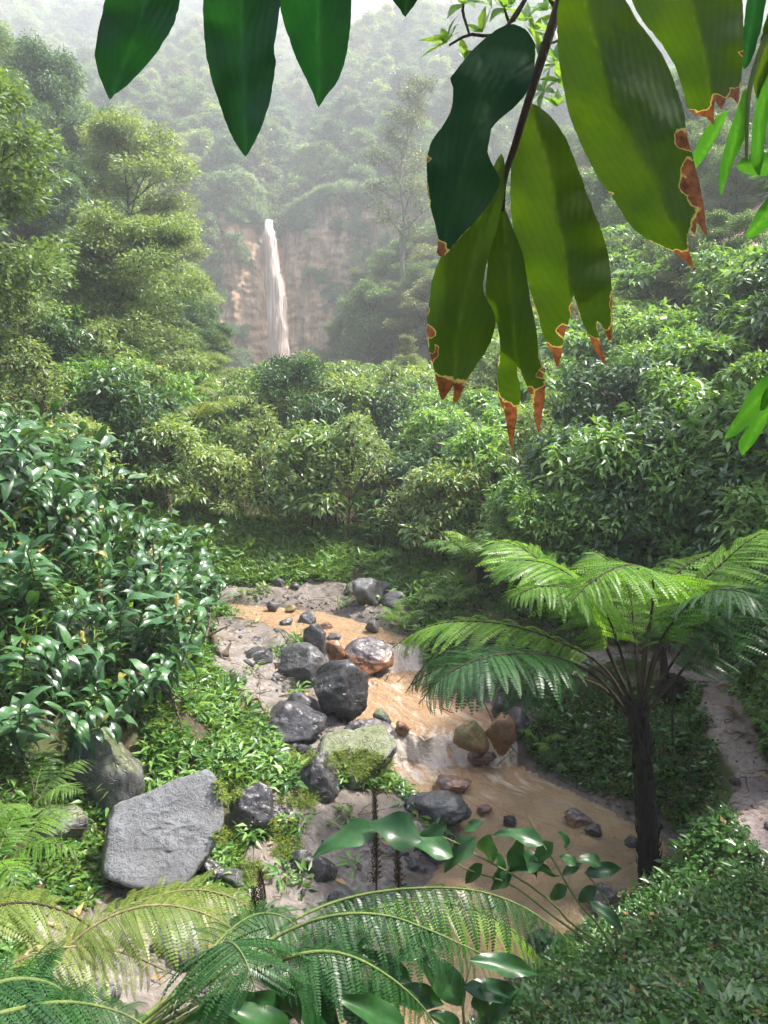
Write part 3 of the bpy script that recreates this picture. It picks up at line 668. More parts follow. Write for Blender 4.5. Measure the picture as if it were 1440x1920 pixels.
pn.append(-n_f); pd_.append(0.4); pn.append(np.array([0, 0, -1.0])); pd_.append(0.75)
V, T = ico(6); pn = np.array(pn); pd_ = np.array(pd_)
cc = np.maximum(V @ pn.T, 1e-3) / pd_[None]; rad = np.power(np.power(cc, 60.0).sum(1), -1 / 60)
P = V * rad[:, None]
fl = fbm(P * np.array([4.5, 4.5, 8.0]) + 5, 5, 301, 0.6) * 0.022 + np.abs(fbm(P * np.array([7, 7, 16]), 4, 303)) * -0.022
P = P + fl[:, None] * nrm(P) + (np.abs(fbm(P * 2.0, 3, 305)) * -0.03)[:, None] * n_f
facing = sstep(0.80, 0.93, np.array([0.0]))  # front face painted paler and bluer, as if reflecting the sky
fm = sstep(0.06, 0.0, pd_[0] - P @ n_f)
s = NT('slab_rock'); P_ = s.geo('Position')
n1 = s.noise(5, 7, 0.65, P_); n2 = s.noise(26, 6, 0.75, P_)
cf = s.ramp(n1, [(0.3, (0.13, 0.134, 0.142)), (0.7, (0.25, 0.256, 0.27))]); cs = s.ramp(n1, [(0.3, (0.06, 0.055, 0.04)), (0.65, (0.16, 0.15, 0.11))])
cs = s.mix(s.ramp(n2, [(0.5, 0.0), (0.6, 0.5)]), cs, (0.12, 0.12, 0.04))
c = s.mix(s.attr('face'), cs, cf); c = s.mix(s.ramp(n2, [(0.36, 0.75), (0.47, 0.0)]), c, (0.06, 0.06, 0.065))
slab = mk('rock', mesh_np('rock_slab', P, T=T, mat=s.done(s.pbsdf(c, 0.42, 0.5, s.bump(s.math('ADD', n1, n2), 0.9, 0.03))), attrs={'face': fm}))
slab.location = [float(v) for v in c0]
tag(slab, 'large pale grey slab of rock with a flat rippled face, bottom left', 'rock'); MOSSY.append(slab)

# stones and gravel nobody could count
peb_m = []
for k in range(6):
    Pk, Tk = rock_shape(400 + k, 2, 10, rough=0.05); Pk = Pk * np.array([1, 0.8, 0.6]); peb_m.append(mesh_np('pebble', Pk, T=Tk, mat=RM[['grey', 'wet', 'grey', 'wet', 'rust', 'grey'][k]], smooth=False))
def sample_xy(n, x0, x1, y0, y1): return np.column_stack([rng.uniform(x0, x1, n), rng.uniform(y0, y1, n)])
c_ = sample_xy(60000, -5, 5, 3.6, 14); h_, gv_, pm_, wd_ = terrain(c_, True)
cl = vnoise(c_ / 0.35, 410) + 0.6 * vnoise(c_ / 1.1, 412)
ok = ((gv_ > 0.5) & (wd_ > 0.06) & ((cl > 0.35) | (rng.random(len(c_)) < 0.05) | ((wd_ < 0.35) & (rng.random(len(c_)) < 0.25)))) | ((pm_ > 0.5) & (rng.random(len(c_)) < 0.025))
c_, h_ = c_[ok], h_[ok]; n = len(c_)
sz = 0.012 + 0.035 * rng.random(n) ** 3 + 0.05 * (rng.random(n) < 0.02)
scatter('pebbles', peb_m, np.column_stack([c_, h_ + sz * 0.2 + 0.005]), np.column_stack([rng.normal(0, .3, n), rng.normal(0, .3, n), rng.uniform(0, 6.28, n)]), sz, rng.integers(0, 6, n),
        'small dark and grey pebbles strewn over the gravel bars and path', 'pebbles')
# ------------------------------------------------------------------ leaf templates (along +Y, face up +Z, unit length)
RHOMB = (np.array([(0, 0, 0), (.5, .42, .04), (0, 1, -.03), (-.5, .42, .04)], float), np.array([(0, 1, 2, 3)]))
FOLD = (np.array([(0, 0, 0), (.5, .4, .10), (0, 1, -.16), (-.5, .4, .10), (0, .45, 0.02)], float), np.array([(0, 1, 2, 4), (0, 4, 2, 3)]))
def long_leaf(rows, cols, width, droop, fold, wave, seed, tipw=1.0, twist=0.0):
    """lanceolate blade with a grooved midrib, wavy margins and a drooping drip tip"""
    r = np.random.default_rng(seed); v = np.linspace(0, 1, rows + 1); u = np.linspace(-1, 1, cols + 1)
    prof = np.clip(np.sin(np.pi * np.clip(v, 0, 1) ** 0.80) ** 1.08, 0, None) * (1 - 0.18 * v) + 0.02 * (1 - v); prof[-1] = 0.004
    a = -droop * v ** 1.4; y = np.concatenate([[0], np.cumsum(np.cos((a[1:] + a[:-1]) / 2))]) / rows; z = np.concatenate([[0], np.cumsum(np.sin((a[1:] + a[:-1]) / 2))]) / rows
    ph = r.uniform(0, 6.28, 4)
    U = u[None] * prof[:, None] * width / 2
    Zl = fold * np.abs(u)[None] * prof[:, None] * width / 2 + wave * width * prof[:, None] * u[None] ** 2 * (np.sin(v * 9 + ph[0])[:, None] * (u[None] > 0) + np.sin(v * 8 + ph[1])[:, None] * (u[None] < 0))
    tw = twist * v
    X = U * np.cos(tw)[:, None] - Zl * np.sin(tw)[:, None]; Zl2 = U * np.sin(tw)[:, None] + Zl * np.cos(tw)[:, None]
    Y = y[:, None] - Zl2 * np.sin(a)[:, None]; Z = z[:, None] + Zl2 * np.cos(a)[:, None]
    V = np.stack([X, Y, Z], -1).reshape(-1, 3)
    ii = (np.arange(rows)[:, None] * (cols + 1) + np.arange(cols)[None]).ravel()
    return V, np.stack([ii, ii + 1, ii + cols + 2, ii + cols + 1], -1)
def rdir(n, elo, ehi):
    az = rng.uniform(0, 2 * math.pi, n); el = rng.uniform(elo, ehi, n)
    return np.stack([np.cos(az) * np.cos(el), np.sin(az) * np.cos(el), np.sin(el)], -1)

# ------------------------------------------------------------------ ferns
def pinna_mesh(name, mat, m, droop, seed, w=0.26, curl=0.0):
    """one leaflet of a frond: midrib with two rows of narrow segments"""
    r = np.random.default_rng(seed); a = Acc()
    t = (np.arange(m) + 0.5) / m; ang = -droop * t ** 1.2
    yy = np.concatenate([[0], np.cumsum(np.cos(-droop * ((np.arange(60) + .5) / 60) ** 1.2)) / 60]); zz = np.concatenate([[0], np.cumsum(np.sin(-droop * ((np.arange(60) + .5) / 60) ** 1.2)) / 60])
    py_ = np.interp(t, np.linspace(0, 1, 61), yy); pz_ = np.interp(t, np.linspace(0, 1, 61), zz)
    ln = w / 2 * np.clip(1.12 * (1 - t ** 2.2) ** 0.75 + 0.04, 0, 1) * (0.72 + 0.28 * np.minimum(1, t / 0.12))
    T = np.stack([0 * t, np.cos(ang), np.sin(ang)], -1); N = np.stack([0 * t, -np.sin(ang), np.cos(ang)], -1)
    for sgn in (-1, 1):
        d = nrm(np.array([sgn, 0, 0])[None] * 1.0 + T * 0.42 - N * (0.12 + curl)); R = frames(d + r.normal(0, .05, d.shape), N)
        S = np.stack([np.full(m, .84 / m), ln, ln * 0.4], -1)
        a.leaves(RHOMB, R, np.stack([0 * t, py_, pz_], -1), S, r.uniform(0, .12, m))
    P = np.stack([0 * yy, yy, zz - .002], -1)[::6]
    a.tube(P, np.linspace(.010, .003, len(P)), 3, 0.3)
    return a.mesh(name, mat)
PINNA = {}
for key, mat in (('fern', 'fern'), ('dark', 'fern_dark'), ('yellow', 'fern_yellow'), ('pale', 'fern_pale'), ('dead', 'dry_leaf')):
    PINNA[key] = [pinna_mesh('leaflet', MAT[mat], 20, dr, 500 + i, w_, cu) for i, (dr, w_, cu) in enumerate([(0.35, .20, 0), (0.7, .22, .05), (1.1, .21, .1), (0.55, .19, .2), (0.9, .23, .0)])]
    PINNA[key + '_low'] = [pinna_mesh('leaflet', MAT[mat], 9, dr, 520 + i, .27) for i, dr in enumerate((0.4, 0.8, 1.1))]
def frond(parent, path, lmax, npair, kind, stalk='stalk_dark', bare=0.22, rad=0.012, normal=None, split=True, low=False, sag=0.25, name='frond', seed=0, peak=0.35):
    """a frond is a stalk carrying two rows of leaflets"""
    r = np.random.default_rng(seed + 900); P = spline(path, 40); a = Acc()
    a.tube(P, np.linspace(rad, rad * 0.22, 40), 6)
    fr = mk(name, a.mesh(name, MAT[stalk]), parent)
    T = nrm(np.gradient(P, axis=0)); up = np.array([0, 0, 1.0]) if normal is None else np.asarray(normal, float)
    S = nrm(np.cross(T, up + 0 * T)); N = np.cross(S, T)
    tt = bare + (1 - bare) * (np.arange(npair) + .5) / npair; idx = tt * 39; i0 = np.minimum(idx.astype(int), 38); f = (idx - i0)[:, None]
    PP = P[i0] * (1 - f) + P[i0 + 1] * f; v = (tt - bare) / (1 - bare)
    ln = lmax * np.interp(v, [0, .12, peak, .6, .8, .93, 1], [.55, .82, 1, .86, .52, .22, .06])
    pool = PINNA[kind + ('_low' if low else '')]; acc = []
    for k in range(npair):
        for sg in (-1, 1):
            j = i0[k]
            d = nrm(S[j] * sg + T[j] * (0.28 + 0.75 * v[k] ** 2) + N[j] * 0.10 - np.array([0, 0, sag * (0.6 + 0.4 * v[k])]) + r.normal(0, .06, 3))
            R = frames(d[None], (N[j] + r.normal(0, .10, 3))[None])[0]; L = ln[k] * r.uniform(.9, 1.08)
            me = pool[r.integers(len(pool))]; M = M4(R, PP[k], (L, L, L))
            if split: mk('leaflet', me, fr, M)
            else: acc.append((me, M))
    if acc:
        A = Acc()
        for me, M in acc:
            n = len(me.vertices); V = np.empty(n * 3, np.float32); me.vertices.foreach_get('co', V); V = V.reshape(-1, 3)
            q = np.empty(len(me.loops), np.int32); me.loops.foreach_get('vertex_index', q)
            m = np.array(M); A.add(V @ m[:3, :3].T + m[:3, 3], q.reshape(-1, 4), r.uniform(0, .2))
        o = mk('leaflets', A.mesh('leaflets', pool[0].materials[0]), fr); o['kind'] = 'stuff'
    return fr
def arch(az, el, L, droop, n=9, side=0.0):
    """rachis path that leaves at elevation el and bends over"""
    t = np.linspace(0, 1, n); e = el - droop * t ** 1.3; a = az + side * t
    d = np.stack([np.cos(a) * np.cos(e), np.sin(a) * np.cos(e), np.sin(e)], -1) * L / (n - 1)
    return np.vstack([[0, 0, 0], np.cumsum(d, axis=0)])[:n]

# the tree fern by the pool
tb = hit(1222, 1650); tb[1] = max(tb[1], 5.9); tb = np.array([tb[0], tb[1], ht(tb[0], tb[1])]); TY = tb[1]
ttop = D(1195, 1318, TY - 0.05)
tf = thing('tree_fern', 'tree fern with black fibrous trunk and arching green fronds beside the pool', 'tree fern', tb)
tl = lambda p: np.asarray(p, float) - tb
TP = spline([tl(tb) - [0, 0, .25], tl(D(1214, 1560, TY)), tl(D(1206, 1430, TY)), tl(ttop)], 90)
ang = np.linspace(0, 2 * math.pi, 26, endpoint=False); hh = np.linspace(0, 1, 90)
rad = 0.080 + 0.028 * (1 - hh) + 0.02 * np.exp(-((hh - 1) / .1) ** 2)
RR = rad[:, None] * (1 + 0.16 * fbm(np.stack([np.cos(ang)[None] * 2 + 0 * hh[:, None], np.sin(ang)[None] * 2 + 0 * hh[:, None], hh[:, None] * 9 + 0 * ang[None]], -1), 3, 601) + 0.16 * vnoise(np.stack([np.cos(ang)[None] * 7 + 0 * hh[:, None], np.sin(ang)[None] * 7 + 0 * hh[:, None], hh[:, None] * 34 + 0 * ang[None]], -1), 603))
TV = TP[:, None] + RR[..., None] * np.stack([np.cos(ang), np.sin(ang), 0 * ang], -1)[None]
ii = np.arange(89)[:, None] * 26; jj = np.arange(26)[None]
mk('trunk', mesh_np('trunk', TV.reshape(-1, 3), Q=np.stack([ii + jj, ii + (jj + 1) % 26, ii + 26 + (jj + 1) % 26, ii + 26 + jj], -1).reshape(-1, 4), mat=MAT['fern_bark']), tf)
a = Acc()                                                    # hairy root fibres and old stalk stubs
for k in range(150):
    h0 = rng.random(); p = TP[int(h0 * 89)]; az = rng.uniform(0, 6.28); o_ = np.array([math.cos(az), math.sin(az), 0]); r0 = rad[int(h0 * 89)]
    a.tube([p + o_ * r0 * .85, p + o_ * (r0 + .012) + [0, 0, .05], p + o_ * (r0 + rng.uniform(.01, .035)) + [0, 0, rng.uniform(.08, .16)]], [.009, .006, .002], 4)
fb = mk('root_fibres', a.mesh('root_fibres', MAT['fern_bark']), tf); fb['kind'] = 'stuff'
ctop = tl(ttop)
def pxp(lst): return [ctop + (np.array(p) * 0 if k < 0 else 0) if k < 0 else tl(D(p[0], p[1], TY + k)) for *p, k in lst]
TFR = [  # pixel path of each stalk with its offset in depth from the trunk
 ([(1190,1325,0),(1150,1240,.05),(1120,1160,.1),(1090,1100,.15),(1040,1062,.2),(975,1050,.25),(930,1062,.3)], .62, 26, 'fern'),
 ([(1185,1325,0),(1120,1180,.3),(1075,1110,.5),(1010,1050,.75),(960,1020,.9),(905,1010,1.0)], .58, 24, 'fern'),
 ([(1200,1325,0),(1215,1200,0),(1225,1110,-.05),(1215,1070,-.25),(1170,1060,-.5),(1110,1090,-.75),(1070,1130,-.9)], .50, 24, 'fern'),
 ([(1180,1340,0),(1120,1270,-.25),(1050,1235,-.5),(980,1225,-.7),(900,1235,-.9),(830,1270,-1.0),(785,1320,-1.05)], .50, 28, 'dark'),
 ([(1180,1345,0),(1130,1290,-.05),(1060,1265,-.1),(980,1255,-.1),(900,1245,-.1),(830,1250,-.1),(770,1285,-.1)], .50, 26, 'dark'),
 ([(1185,1335,0),(1130,1250,.1),(1040,1200,.2),(950,1172,.3),(860,1165,.4),(790,1180,.5),(735,1215,.6)], .55, 28, 'fern'),
 ([(1180,1340,0),(1140,1270,.3),(1060,1230,.7),(960,1215,1.0),(880,1220,1.3),(820,1245,1.5)], .52, 24, 'dark'),
 ([(1205,1325,0),(1240,1210,.05),(1290,1120,.1),(1350,1060,.1),(1410,1010,.1),(1470,985,.1)], .62, 24, 'fern'),
 ([(1208,1325,0),(1270,1230,-.1),(1340,1150,-.2),(1420,1095,-.3),(1500,1075,-.4)], .55, 22, 'dark'),
 ([(1212,1335,0),(1290,1245,.1),(1370,1160,.3),(1450,1120,.5),(1530,1110,.6)], .52, 22, 'dark'),
 ([(1198,1325,0),(1215,1180,.2),(1265,1080,.5),(1330,1040,.8),(1400,1030,1.0)], .55, 22, 'fern'),
 ([(1200,1325,0),(1190,1190,.3),(1180,1110,.6),(1150,1060,.9),(1110,1030,1.15)], .5, 22, 'fern'),
 ([(1192,1325,0),(1160,1210,-.1),(1130,1140,-.2),(1080,1105,-.35),(1010,1100,-.5),(950,1125,-.6)], .5, 24, 'fern'),
 ([(1180,1340,0),(1130,1280,.15),(1050,1235,.35),(960,1210,.5),(870,1210,.6),(800,1245,.7),(760,1300,.7)], .5, 26, 'dark'),
 ([(1204,1325,0),(1230,1220,-.2),(1275,1150,-.45),(1330,1110,-.7),(1390,1110,-.9),(1440,1140,-1.0)], .48, 22, 'dark'),
]
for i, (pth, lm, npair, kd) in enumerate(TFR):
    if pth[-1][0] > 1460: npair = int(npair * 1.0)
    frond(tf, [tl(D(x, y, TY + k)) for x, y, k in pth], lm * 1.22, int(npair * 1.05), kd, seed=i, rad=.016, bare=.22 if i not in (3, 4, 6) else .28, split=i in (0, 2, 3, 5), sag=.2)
# young tree ferns further back
def wild_fern(px, py, L, nf, kind, label, seed, el=1.0, droop=1.7, group=None, trunk=0.0, base=None, low=True, stalk='stalk_green', npair=16, lm=.26, azr=(0, 6.28)):
    b = hit(px, py) if base is None else np.asarray(base, float); t = thing('fern', label, 'fern', b, group=group); r = np.random.default_rng(seed)
    if trunk:
        a = Acc(); a.tube([(0, 0, -.2), (0.02, 0, trunk * .5), (0, 0, trunk)], [.09, .075, .08], 9); mk('trunk', a.mesh('trunk', MAT['fern_bark']), t)
    for k in range(nf):
        az = azr[0] + (azr[1] - azr[0]) * (k + r.uniform(-.3, .3)) / nf
        p = arch(az, el + r.uniform(-.25, .2), L * r.uniform(.8, 1.1), droop * r.uniform(.8, 1.15)) + [0, 0, trunk]
        frond(t, p, L * lm, npair, kind, stalk, seed=seed * 17 + k, rad=.008 * L, split=False, low=low, bare=.18, sag=.2)
    return t
wild_fern(900, 1105, 1.25, 10, 'pale', 'pale green fern with spreading fronds behind the tree fern on the left', 31, trunk=.35, npair=18)
wild_fern(965, 1080, 1.1, 9, 'pale', 'pale green fern partly hidden behind the tree fern crown', 32, trunk=.45, npair=16)
wild_fern(850, 1135, .8, 8, 'pale', 'small pale fern at the foot of the far right bank', 33, npair=14)
wild_fern(60, 1530, .75, 8, 'pale', 'light green fern at the left edge below the ginger thicket', 34, npair=18, low=False)
wild_fern(745, 1165, .5, 9, 'fern', 'small bright fern beside the upper stream', 35)
wild_fern(340, 840, 1.8, 9, 'yellow', 'yellowing fern in front of the dark trees, left of centre', 36, trunk=.9, base=(-4.6, 18, ht(-4.6, 18) + .6), npair=18)
wild_fern(320, 800, 1.6, 8, 'yellow', 'yellow-brown fern among the ginger left of centre', 37, trunk=1.1, base=(-5.3, 20, ht(-5.3, 20) + .6), npair=16)
wild_fern(0, 1700, .8, 8, 'fern', 'bright green fern at the left edge above the yellow fronds', 38, npair=16, low=False, base=(-2.9, 5.1, ht(-2.9, 5.1)))
wild_fern(930, 1400, .5, 7, 'fern', 'small green fern hanging on the shaded right bank', 39, base=hit(1010, 1400))
wild_fern(1040, 1430, .5, 7, 'dark', 'small dark fern on the shaded right bank below the path', 40, base=hit(1060, 1440))

# foreground ferns: stalk paths in the photo with their distance
def fg_fern(label, base, fronds, name='fern'):
    t = thing(name, label, 'fern', base); b = np.asarray(base, float)
    for i, (pth, lm, npair, kd, stalk, bare, sag, sp) in enumerate(fronds):
        frond(t, [D(x, y, d) - b for x, y, d in pth], lm * 1.05, int(npair * .9), kd, stalk, seed=int(b[0] * 100) % 97 + i * 7, rad=.011, bare=bare, split=sp, sag=sag)
    return t
bA = np.array([-1.9, 3.1, ht(-1.9, 3.1)]); bB = np.array([-1.15, 2.2, ht(-1.15, 2.2)]); bC = np.array([-0.35, 2.1, ht(-0.35, 2.1)])
fg_fern('yellow-green fern with feathery arching fronds, bottom left', bA, [
 ([(-60,1960,3.2),(40,1850,3.3),(120,1780,3.4),(200,1722,3.5),(290,1697,3.55),(380,1712,3.6),(450,1752,3.65),(490,1800,3.7)], .34, 30, 'yellow', 'stalk_tan', .28, .25, True),
 ([(-80,1940,3.3),(40,1830,3.6),(160,1740,4.0),(260,1690,4.2),(360,1668,4.3),(440,1685,4.3),(490,1720,4.3)], .36, 26, 'yellow', 'stalk_tan', .34, .25, True),
 ([(-160,1900,3.0),(-90,1760,3.3),(-10,1702,3.5),(70,1695,3.6),(150,1725,3.7),(215,1780,3.7)], .38, 26, 'yellow', 'stalk_dark', .2, .25, True),
 ([(-120,1950,3.0),(-20,1840,3.2),(60,1790,3.3),(150,1775,3.4),(240,1790,3.4),(330,1830,3.4)], .30, 24, 'yellow', 'stalk_tan', .25, .3, False)])
fg_fern('dark green fern arching into the bottom left corner', bB, [
 ([(-160,2050,2.1),(-80,1890,2.2),(0,1842,2.3),(70,1838,2.35),(120,1862,2.4),(150,1915,2.4),(165,1990,2.4)], .36, 28, 'dark', 'stalk_green', .16, .12, True),
 ([(-160,2050,2.0),(-60,1930,2.1),(40,1890,2.2),(140,1880,2.3),(240,1905,2.35),(330,1970,2.4)], .30, 24, 'dark', 'stalk_green', .2, .25, False)])
fg_fern('large dark green fern with long drooping fronds across the bottom', bC, [
 ([(210,1960,2.4),(300,1882,2.6),(370,1835,2.8),(405,1790,2.85),(420,1768,2.75),(440,1772,2.6),(462,1805,2.45),(480,1860,2.4)], .34, 28, 'dark', 'stalk_green', .42, .35, True),
 ([(215,1965,2.4),(370,1840,2.8),(480,1770,3.2),(570,1715,3.4),(660,1682,3.5),(770,1666,3.5),(880,1668,3.5),(970,1695,3.5),(1040,1740,3.5),(1080,1780,3.5)], .30, 40, 'dark', 'stalk_green', .33, .75, True),
 ([(215,1970,2.4),(340,1880,2.7),(450,1800,2.9),(540,1745,3.0),(630,1716,3.0),(720,1716,3.0),(800,1742,3.0),(880,1778,3.0),(960,1815,3.0)], .27, 36, 'dark', 'stalk_green', .35, .75, True),
 ([(220,1975,2.4),(360,1900,2.5),(470,1830,2.6),(560,1790,2.6),(640,1788,2.6),(720,1825,2.6),(790,1885,2.6),(830,1950,2.6)], .25, 34, 'dark', 'stalk_green', .35, .75, True),
 ([(210,1970,2.4),(310,1880,2.7),(380,1800,3.0),(430,1745,3.2),(480,1715,3.3),(530,1718,3.3),(570,1750,3.3)], .28, 22, 'dark', 'stalk_green', .4, .4, False),
 ([(215,1970,2.4),(420,1850,3.1),(560,1760,3.5),(680,1710,3.8),(800,1690,3.9),(900,1710,3.9),(980,1760,3.9),(1020,1810,3.9)], .28, 30, 'fern', 'stalk_green', .4, .5, False)])
# ------------------------------------------------------------------ trees and shrubs (prototypes)
def gen_tree(seed, H, R, cb, nbr, clr, flat, lpc, leaf, lw, mat, elev=0.35, droop=0.2, shape='dome', sub=4, trunk_r=0.16, bark='bark', tpl=RHOMB, curve=0.25, up=0.6, wander=0.05):
    r = np.random.default_rng(seed); tr = Acc(); cr = Acc()
    n = 9; tp = np.cumsum(np.vstack([[0, 0, 0], np.column_stack([r.normal(0, wander, (n - 1, 2)) * H / 4, np.full(n - 1, H / (n - 1))])]), axis=0)
    tp[0, 2] = -0.5
    tr.tube(tp, np.linspace(trunk_r, trunk_r * .18, n), 7)
    cents = []
    for i in range(nbr):
        t = cb + (1 - cb) * (i + r.uniform(0, .8)) / nbr; az = i * 2.4 + r.uniform(-.4, .4)
        p0 = np.array([np.interp(t * (n - 1), np.arange(n), tp[:, k]) for k in range(3)])
        q = (t - cb) / (1 - cb)
        pr = {'dome': math.sqrt(max(0.05, 1 - (q * 0.95) ** 2)) * (0.75 + .25 * min(1, q / .2)), 'cone': 1.05 - 0.85 * q, 'layer': (1 - 0.55 * q ** 1.5), 'tuft': 0.45 + 0.55 * math.sin(math.pi * min(1, q + .25))}[shape]
        L = R * pr * r.uniform(.72, 1.12); el = elev * r.uniform(.5, 1.4) + q * .5 * (shape != 'cone')
        tt = np.linspace(0, 1, 6); e = el - curve * tt * r.uniform(.4, 1.3); dd = np.stack([np.cos(az + .25 * tt * r.normal()) * np.cos(e), np.sin(az + .25 * tt * r.normal()) * np.cos(e), np.sin(e)], -1) * L / 5
        bp = p0 + np.vstack([[0, 0, 0], np.cumsum(dd[1:], axis=0)])
        tr.tube(bp, np.linspace(trunk_r * .34 * (1 - .5 * q), .012, 6), 5)
        cents.append((bp[-1], 1.0))
        for k in range(sub):
            f = r.uniform(.3, .95); b0_ = np.array([np.interp(f * 5, np.arange(6), bp[:, c]) for c in range(3)])
            az2 = az + r.choice([-1, 1]) * r.uniform(.5, 1.3); l2 = L * r.uniform(.22, .45) * (1.1 - .3 * f); e2 = el * .6 + r.uniform(-.2, .4)
            b1 = b0_ + l2 * np.array([math.cos(az2) * math.cos(e2), math.sin(az2) * math.cos(e2), math.sin(e2)])
            tr.tube([b0_, (b0_ + b1) / 2 + [0, 0, .04 * l2], b1], [.03, .02, .008], 4)
            cents.append((b1, r.uniform(.7, 1.05)))
    cents.append((tp[-1], .9))
    for c, sc in cents:
        m = int(lpc * sc * sc * r.uniform(.6, 1.2)); rr = clr * sc
        d = nrm(r.normal(size=(m, 3))); rad = r.random(m) ** .45
        P = d * rad[:, None] * rr * np.array([1, 1, flat]); P[:, 2] -= droop * (P[:, 0] ** 2 + P[:, 1] ** 2) / max(rr, .1)
        dirv = nrm(d * np.array([1, 1, .4]) + r.normal(0, .45, (m, 3)) - [0, 0, droop]); upv = nrm(np.array([0, 0, 1.0]) * up + r.normal(0, .45, (m, 3)) + d * .3)
        s_ = leaf * r.uniform(.65, 1.25, m)
        cr.leaves(tpl, frames(dirv, upv), P + c, np.stack([s_ * lw, s_, s_], -1), np.clip(r.uniform(0, .35) + r.uniform(0, .4, m), 0, .74))
    return tr.mesh('trunk', MAT[bark]), cr.mesh('crown', MAT[mat])
TREE = {
 'layered1': gen_tree(1, 9, 4.0, .28, 24, .95, .46, 320, .20, .42, 'tree_yellow', .45, .14, 'dome', 5),
 'layered2': gen_tree(2, 8, 3.7, .24, 22, .90, .46, 320, .20, .42, 'tree_yellow', .5, .14, 'dome', 5),
 'layered3': gen_tree(3, 8, 3.6, .25, 20, .85, .40, 300, .20, .42, 'tree_mid', .35, .12, 'layer', 5),
 'feather1': gen_tree(4, 10, 2.6, .12, 30, .70, .75, 260, .24, .22, 'tree_blue', .25, .45, 'cone', 4),
 'feather2': gen_tree(5, 9, 2.6, .12, 28, .75, .70, 260, .24, .22, 'tree_blue', .35, .5, 'dome', 4),
 'round1': gen_tree(6, 7.5, 3.2, .25, 22, .85, .65, 300, .20, .48, 'tree_mid', .5, .15, 'dome', 5),
 'round2': gen_tree(7, 7, 3.0, .22, 20, .85, .65, 300, .20, .48, 'tree_dark', .5, .15, 'dome', 5),
 'round3': gen_tree(8, 6.5, 2.9, .2, 20, .8, .6, 280, .19, .5, 'tree_olive', .5, .15, 'dome', 5),
 'sparse': gen_tree(9, 13, 2.3, .35, 26, .55, .6, 90, .17, .42, 'tree_olive', .7, .1, 'tuft', 4, .17, 'bark_pale', wander=.08),
 'sparse2': gen_tree(10, 9, 2.4, .3, 22, .6, .6, 120, .17, .42, 'tree_olive', .6, .1, 'tuft', 4, .13, 'bark_pale', wander=.09),
 'bush': gen_tree(11, 2.8, 1.5, .12, 16, .42, .6, 150, .13, .42, 'tree_mid', .6, .1, 'dome', 4, .06),
 'bushdark': gen_tree(12, 3.6, 1.7, .3, 18, .42, .55, 190, .11, .42, 'shrub_dark', .55, .1, 'dome', 4, .06),
}
FARM = []
for k, (m1, m2) in enumerate((('tree_mid', 'dome'), ('tree_dark', 'dome'), ('tree_blue', 'cone'), ('tree_yellow', 'layer'), ('tree_olive', 'dome'))):
    t_, c__ = gen_tree(40 + k, 8, 3.3, .15, 14, 1.15, .6, 170, .42, .5, m1, .5, .15, m2, 4); FARM.append(c__)
def put_tree(kind, x, y, s, label, group, cat='tree', name='tree', dz=0.0, rz=None):
    t = thing(name, label, cat, (x, y, ht(x, y) - .1 + dz), rng.uniform(0, 6.28) if rz is None else rz, s, group)
    mk('trunk', TREE[kind][0], t); mk('crown', TREE[kind][1], t); return t
# hillside woods: every tree that shows is its own tree
def on_slip(x, y, z):
    if y > slip[1] + 1.5: return False
    p = proj(np.array([x, y, z + 1.2])); return abs(p[0] - 1385) < 75 and 360 < p[1] < 520 or (abs(x - slip[0]) < 1.8 and abs(y - slip[1]) < 2.5)
def visible(x, y, z, hgt, margin=120):
    p = proj(np.array([x, y, z + hgt * .6])); return -margin < p[0] < 1440 + margin and p[1] > -250
def wood(x0, x1, y0, y1, sp, kinds, keep, label, group, s0=.8, s1=1.25):
    n = 0; yy_ = y0
    while yy_ < y1:
        xx_ = x0
        while xx_ < x1:
            x = xx_ + rng.uniform(-.45, .45) * sp; y = yy_ + rng.uniform(-.45, .45) * sp; xx_ += sp
            if not keep(x, y): continue
            z = ht(x, y)
            if not visible(x, y, z, 7) or on_slip(x, y, z + 2): continue
            g = np.interp(y, [25, 45, 70, 95], [.50, .70, .95, 1.1]); q0 = proj(np.array([x, y, z + 7.5 * g])); hw = 3.0 * g * F / q0[2]
            lft = x < valley(0, y) * -1
            if lft and q0[0] + hw > np.interp(q0[1], [0, 200, 330, 450, 560, 690, 760], [130, 230, 270, 350, 390, 430, 430]): g *= .5; q0 = proj(np.array([x, y, z + 7.5 * g])); hw *= .5
            if lft and q0[0] + hw > np.interp(q0[1], [0, 200, 330, 450, 560, 690, 760], [130, 230, 270, 350, 390, 430, 430]): continue
            if x > valley(0, y) * -1 and q0[0] - hw < np.interp(q0[1], [60, 250, 400, 560, 660], [760, 700, 630, 612, 605]): continue
            k = kinds[int(np.clip((vnoise(np.array([[x / 11, y / 11]]), 77)[0] * .9 + .5 + rng.normal(0, .16)) * len(kinds), 0, len(kinds) - 1))]
            put_tree(k, x, y, g * rng.uniform(s0, s1) * (1.0 if 'feather' not in k else .95), label[k[:4]] + ', ' + bins(y, [32, 42, 55, 70], ['nearest the thicket', 'low on the slope', 'half way along', 'towards the cliff', 'beside the cliff']) + ' ' + bins(q0[1], [150, 320, 480], ['and highest up', 'and high up', 'and lower down', 'at the bottom']), group); n += 1
        yy_ += sp
    return n
LL = {'laye': 'light green layered tree on the left hillside', 'feat': 'blue-green feathery conifer on the left hillside',
      'roun': 'rounded leafy tree on the left hillside', 'spar': 'thin sparse tree on the left hillside'}
LR = {k: v.replace('left', 'right') for k, v in LL.items()}
def valley(x, y):
    xc = np.interp(y, [20, 40, 100, 140], [0, -3, -14, -15]); return x - xc
